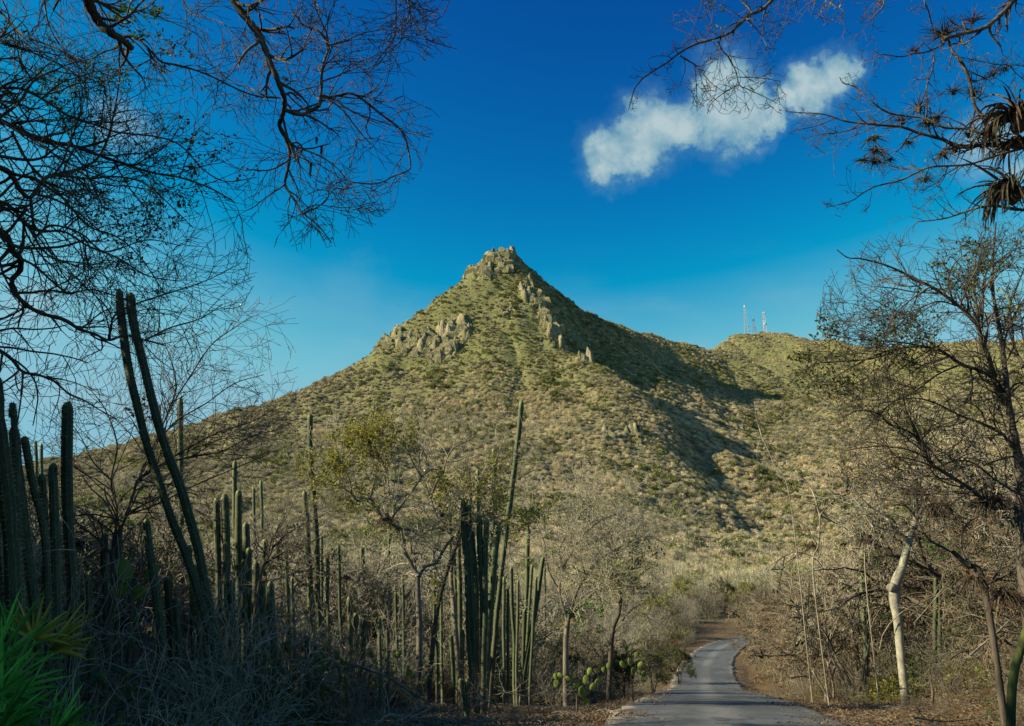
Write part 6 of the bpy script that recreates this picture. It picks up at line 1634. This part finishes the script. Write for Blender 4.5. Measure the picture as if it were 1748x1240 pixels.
def undergrowth():
    rs = np.random.RandomState(12)
    A = [tangle(1, 16, 1.1, 'bark', dict(rmin=0.0035, seg=0.12, kids=(4, 4), wig=0.3, trop=-0.02)), tangle(2, 18, 1.0, 'twig_brown', dict(rmin=0.0035, seg=0.12, kids=(4, 4), wig=0.3)),
         tangle(3, 14, 1.3, 'twig_grey', dict(rmin=0.004, seg=0.12, kids=(4, 4), wig=0.25)), tangle(4, 22, 0.9, 'bark_pale', dict(rmin=0.0035, seg=0.1, kids=(4, 4), wig=0.35, trop=-0.05), flat=.5),
         leafy(5, 110, 'leaf_dark', 0.07, 0.9), leafy(6, 90, 'leaf_olive', 0.07, 0.8), leafy(7, 80, 'leaf_brown', 0.07, 0.5)]
    n = 14000
    Y = 5.5 + 150 * rs.rand(n) ** 0.75; X = rs.uniform(-0.66, 0.70, n) * (Y + 2)
    d, s, _ = road_dist(X, Y)
    k = (d > np.where(s < 0, 2.7, 3.0) + 0.7 * rs.rand(n)) & ~((s < 0) & (Y < 26) & (X > -2.8 + 2 * (fbm(Y / 3, Y * 0, 3, 2) - .5)) & (rs.rand(n) < 0.94)) & ~((s > 0) & (d < 3.9) & (Y < 34))
    k &= rs.rand(n) < 0.40 + 0.5 * fbm(X / 6, Y / 6, 9, 2)
    k &= ~((Y < 9) & (X > -1.8) & (X < 5.5))
    # the open brown bank and the bit of grass past the bend
    px = 874 + 1580 * X / Y
    k &= ~((px > 1180) & (px < 1275) & (Y > 60) & (Y < 126))
    X, Y, s, d = X[k], Y[k], s[k], d[k]
    Z = height(X, Y)
    u = rs.rand(len(X)); right = s > 0
    which = np.where(right, np.select([u < .22, u < .48, u < .60, u < .66, u < .80, u < .88], [0, 1, 2, 3, 4, 5], 6), np.select([u < .24, u < .38, u < .52, u < .60, u < .80, u < .93], [0, 1, 2, 3, 4, 5], 6))
    sc = rs.uniform(0.7, 1.6, len(X)) * np.where((X > 0) & (Y < 60), 0.8, 1.0) * (1 + 0.4 * sstep(Y, 50, 120)) * np.clip(0.35 + (d - 3) / 4, 0.35, 1)
    sc = np.where(Y < 10, sc * 0.62, sc)
    sc = sc * np.where(~right & (Y < 27), 0.85, 1.0)
    pxx = 874 + 1580 * X / Y
    sc = sc * np.where(right & (pxx > 1440) & (pxx < 1600) & (Y < 23), 0.45, 1.0)
    rot = np.stack([rs.normal(0, .15, len(X)), rs.normal(0, .15, len(X)), rs.uniform(0, 6.28, len(X))], -1)
    scl = np.stack([sc, sc, sc * rs.uniform(0.8, 1.5, len(X))], -1)
    print('undergrowth', len(X))
    scatter('undergrowth', 'dry twiggy undergrowth filling the ground between trees and cacti', np.stack([X, Y, Z], -1), rot, scl, which, A)
undergrowth()

def litter():
    rs = np.random.RandomState(22)
    def leaf_patch(seed, n, mat, size):
        r_ = np.random.RandomState(seed)
        c = np.stack([r_.uniform(-.5, .5, n), r_.uniform(-.5, .5, n), r_.uniform(0.004, 0.03, n)], -1)
        d = unit(np.stack([r_.normal(0, 1, n), r_.normal(0, 1, n), r_.normal(0, .35, n)], -1)); sd_ = unit(np.cross(d, np.stack([r_.normal(0, .3, n), r_.normal(0, .3, n), np.ones(n)], -1)))
        l = size * r_.uniform(.5, 1.4, (n, 1))
        V = np.stack([c - d * l, c + sd_ * l * .45, c + d * l, c - sd_ * l * .45], 1).reshape(-1, 3)
        return mesh_obj('litter', V, np.arange(n * 4).reshape(-1, 4), M[mat], link=False)
    def sticks(seed, n, mat):
        r_ = random.Random(seed); tb = Tubes()
        for i in range(n):
            x, y = r_.uniform(-.5, .5), r_.uniform(-.5, .5); a = r_.uniform(0, 6.28); l = r_.uniform(.06, .3)
            tb.add([(x, y, 0.01), (x + l / 2 * math.cos(a), y + l / 2 * math.sin(a), 0.02 + r_.uniform(0, .03)), (x + l * math.cos(a + .2), y + l * math.sin(a + .2), 0.01)], [0.003] * 3, 3)
        return tb.build('sticks', M[mat], link=False)
    A = [leaf_patch(1, 70, 'leaf_brown', 0.03), leaf_patch(2, 60, 'twig_brown', 0.025), leaf_patch(3, 34, 'bark_pale', 0.022), sticks(4, 9, 'bark'), sticks(5, 8, 'bark_pale')]
    n = 16000
    Y = 9 + 85 * rs.rand(n) ** 1.6; X = rs.uniform(-0.62, 0.64, n) * Y
    d, s, _ = road_dist(X, Y)
    k = (d > 1.95) & (d < 9) | (rs.rand(n) < 0.12) & (d > 2.1)
    k |= (d > 1.7) & (d < 2.0) & (rs.rand(n) < .3)
    X, Y = X[k], Y[k]
    Z = height(X, Y)
    dd2 = road_dist(X, Y)[0]
    Z = np.where(dd2 < 2.0, Z + 0.085, Z)
    which = rs.choice(5, len(X), p=[.34, .3, .12, .14, .10])
    rot = np.stack([X * 0, X * 0, rs.uniform(0, 6.28, len(X))], -1); sc = rs.uniform(.7, 1.5, len(X))
    scatter('leaf_litter', 'dry leaf litter and twigs on the road verges', np.stack([X, Y, Z + 0.01], -1), rot, np.stack([sc, sc, sc], -1), which, A)
litter()

# fallen pale branches in the shaded foreground
FALL = [([(424, 1122), (445, 1100), (468, 1088), (495, 1070), (525, 1052)], 14.0, 5, 'pale fallen branch slanting up right in the dark thicket'),
        ([(480, 1180), (505, 1195), (525, 1222), (540, 1240)], 12.5, 4, 'grey fallen branch dropping towards the bottom edge'),
        ([(538, 1165), (542, 1190), (545, 1230)], 12.8, 4, 'short upright pale stick beside the fallen branch'),
        ([(490, 1150), (515, 1142), (540, 1145), (565, 1142)], 13.5, 3.5, 'thin pale branch lying level in the thicket'),
        ([(640, 1238), (665, 1220), (690, 1225), (705, 1215), (710, 1195)], 13.0, 4, 'crooked bleached branch on the ground at the bottom centre left'),
        ([(700, 1225), (730, 1212), (755, 1190)], 13.2, 3, 'thin bleached twig right of the crooked branch'),
        ([(580, 1130), (620, 1140), (660, 1155), (700, 1180), (730, 1200)], 15.0, 7, 'long dark fallen log on the litter'),
        ([(798, 1190), (840, 1200), (880, 1208)], 17.0, 4, 'fallen stick beside the stubby cactus trio'),
        ([(850, 1180), (880, 1186), (920, 1190)], 18.5, 3, 'straw-coloured fallen stem near the verge'),
        ([(60, 1235), (95, 1190), (130, 1140), (165, 1075)], 9.0, 3.5, 'long bluish dead stem crossing right of the palm'),
        ([(1655, 1120), (1690, 1090), (1725, 1058)], 13.0, 4, 'pale fallen branch slanting up towards the right edge'),
        ([(1560, 1065), (1590, 1030), (1620, 990)], 16.0, 3, 'thin grey dead stem leaning right of the white trunk'),
        ([(1560, 1225), (1610, 1232), (1660, 1228)], 11.5, 3.5, 'curved pale branch at the bottom right verge'),
        ([(1350, 1158), (1370, 1155), (1390, 1160)], 30.0, 3, 'whitish fallen stick on the right bank')]
for i, (pix, Y, w, lab) in enumerate(FALL):
    pts, rad = track(pix, Y, Y + 0.4, w, w * 0.4, wav=0.4, seed=400 + i)
    # rest the lowest end on the ground
    base = pts[np.argmin(pts[:, 2])].copy()
    tb = Tubes(); tb.add([tuple(p - base) for p in pts], list(rad), 5)
    rgf = random.Random(i)
    out = {'thick': tb, 'twig': tb}
    for k in range(4):
        j = rgf.randrange(2, len(pts) - 2)
        grow(out, tuple(pts[j] - base), tuple(unit(np.array(rnd_unit(rgf)) + np.array([0, 0, .4]))), rgf.uniform(.2, .5), rad[j] * .6, 1, rgf, dict(CFG, seg=0.08, rmin=0.003, kids=(3,)))
    g = gz(base[0], base[1])
    base[2] = max(base[2], g)
    o = tb.build('fallen_branch', M['bark_pale'] if 'dark' not in lab[:10] and 'long dark' not in lab else M['bark'])
    o.location = base
    tag(o, lab, 'branch', 'fallen branches and sticks')

# ---- where two neighbours would share a description, say which is which by their order in the view
from collections import defaultdict
def tell_apart(groups):
    d = defaultdict(list)
    for o in S.objects:
        if o.parent is None and o.get('group') in groups and o.get('label'):
            d[o['label']].append(o)
    for lab, os_ in d.items():
        if len(os_) < 2: continue
        os_.sort(key=lambda o: o.location.x / max(1, o.location.y))
        names = {2: ['left-hand', 'right-hand'], 3: ['left-hand', 'middle', 'right-hand']}.get(len(os_), ['leftmost'] + ['second', 'third', 'fourth', 'fifth', 'sixth'][:len(os_) - 2] + ['rightmost'])
        for o, n in zip(os_, names): o['label'] = n + ' ' + lab
tell_apart({'untraced scrub trees in the valley', 'trees of the roadside thicket', 'tangled trees on the right bank', 'pale boulders scattered over the slopes'})
for o in S.objects:
    if o.parent is None and o.get('label'):
        w_ = o['label'].split()
        if len(w_) > 16: o['label'] = o['label'].replace(' in line with', ' behind').replace('wide-spreading grey bare', 'wide grey').replace('-spreading', '').replace(' further back beyond', ' beyond').replace(' leafless', '').replace(' twiggy bare', '')
    if o.get('group') == 'untraced scrub trees in the valley': o['group'] = 'scrub trees across the valley floor'
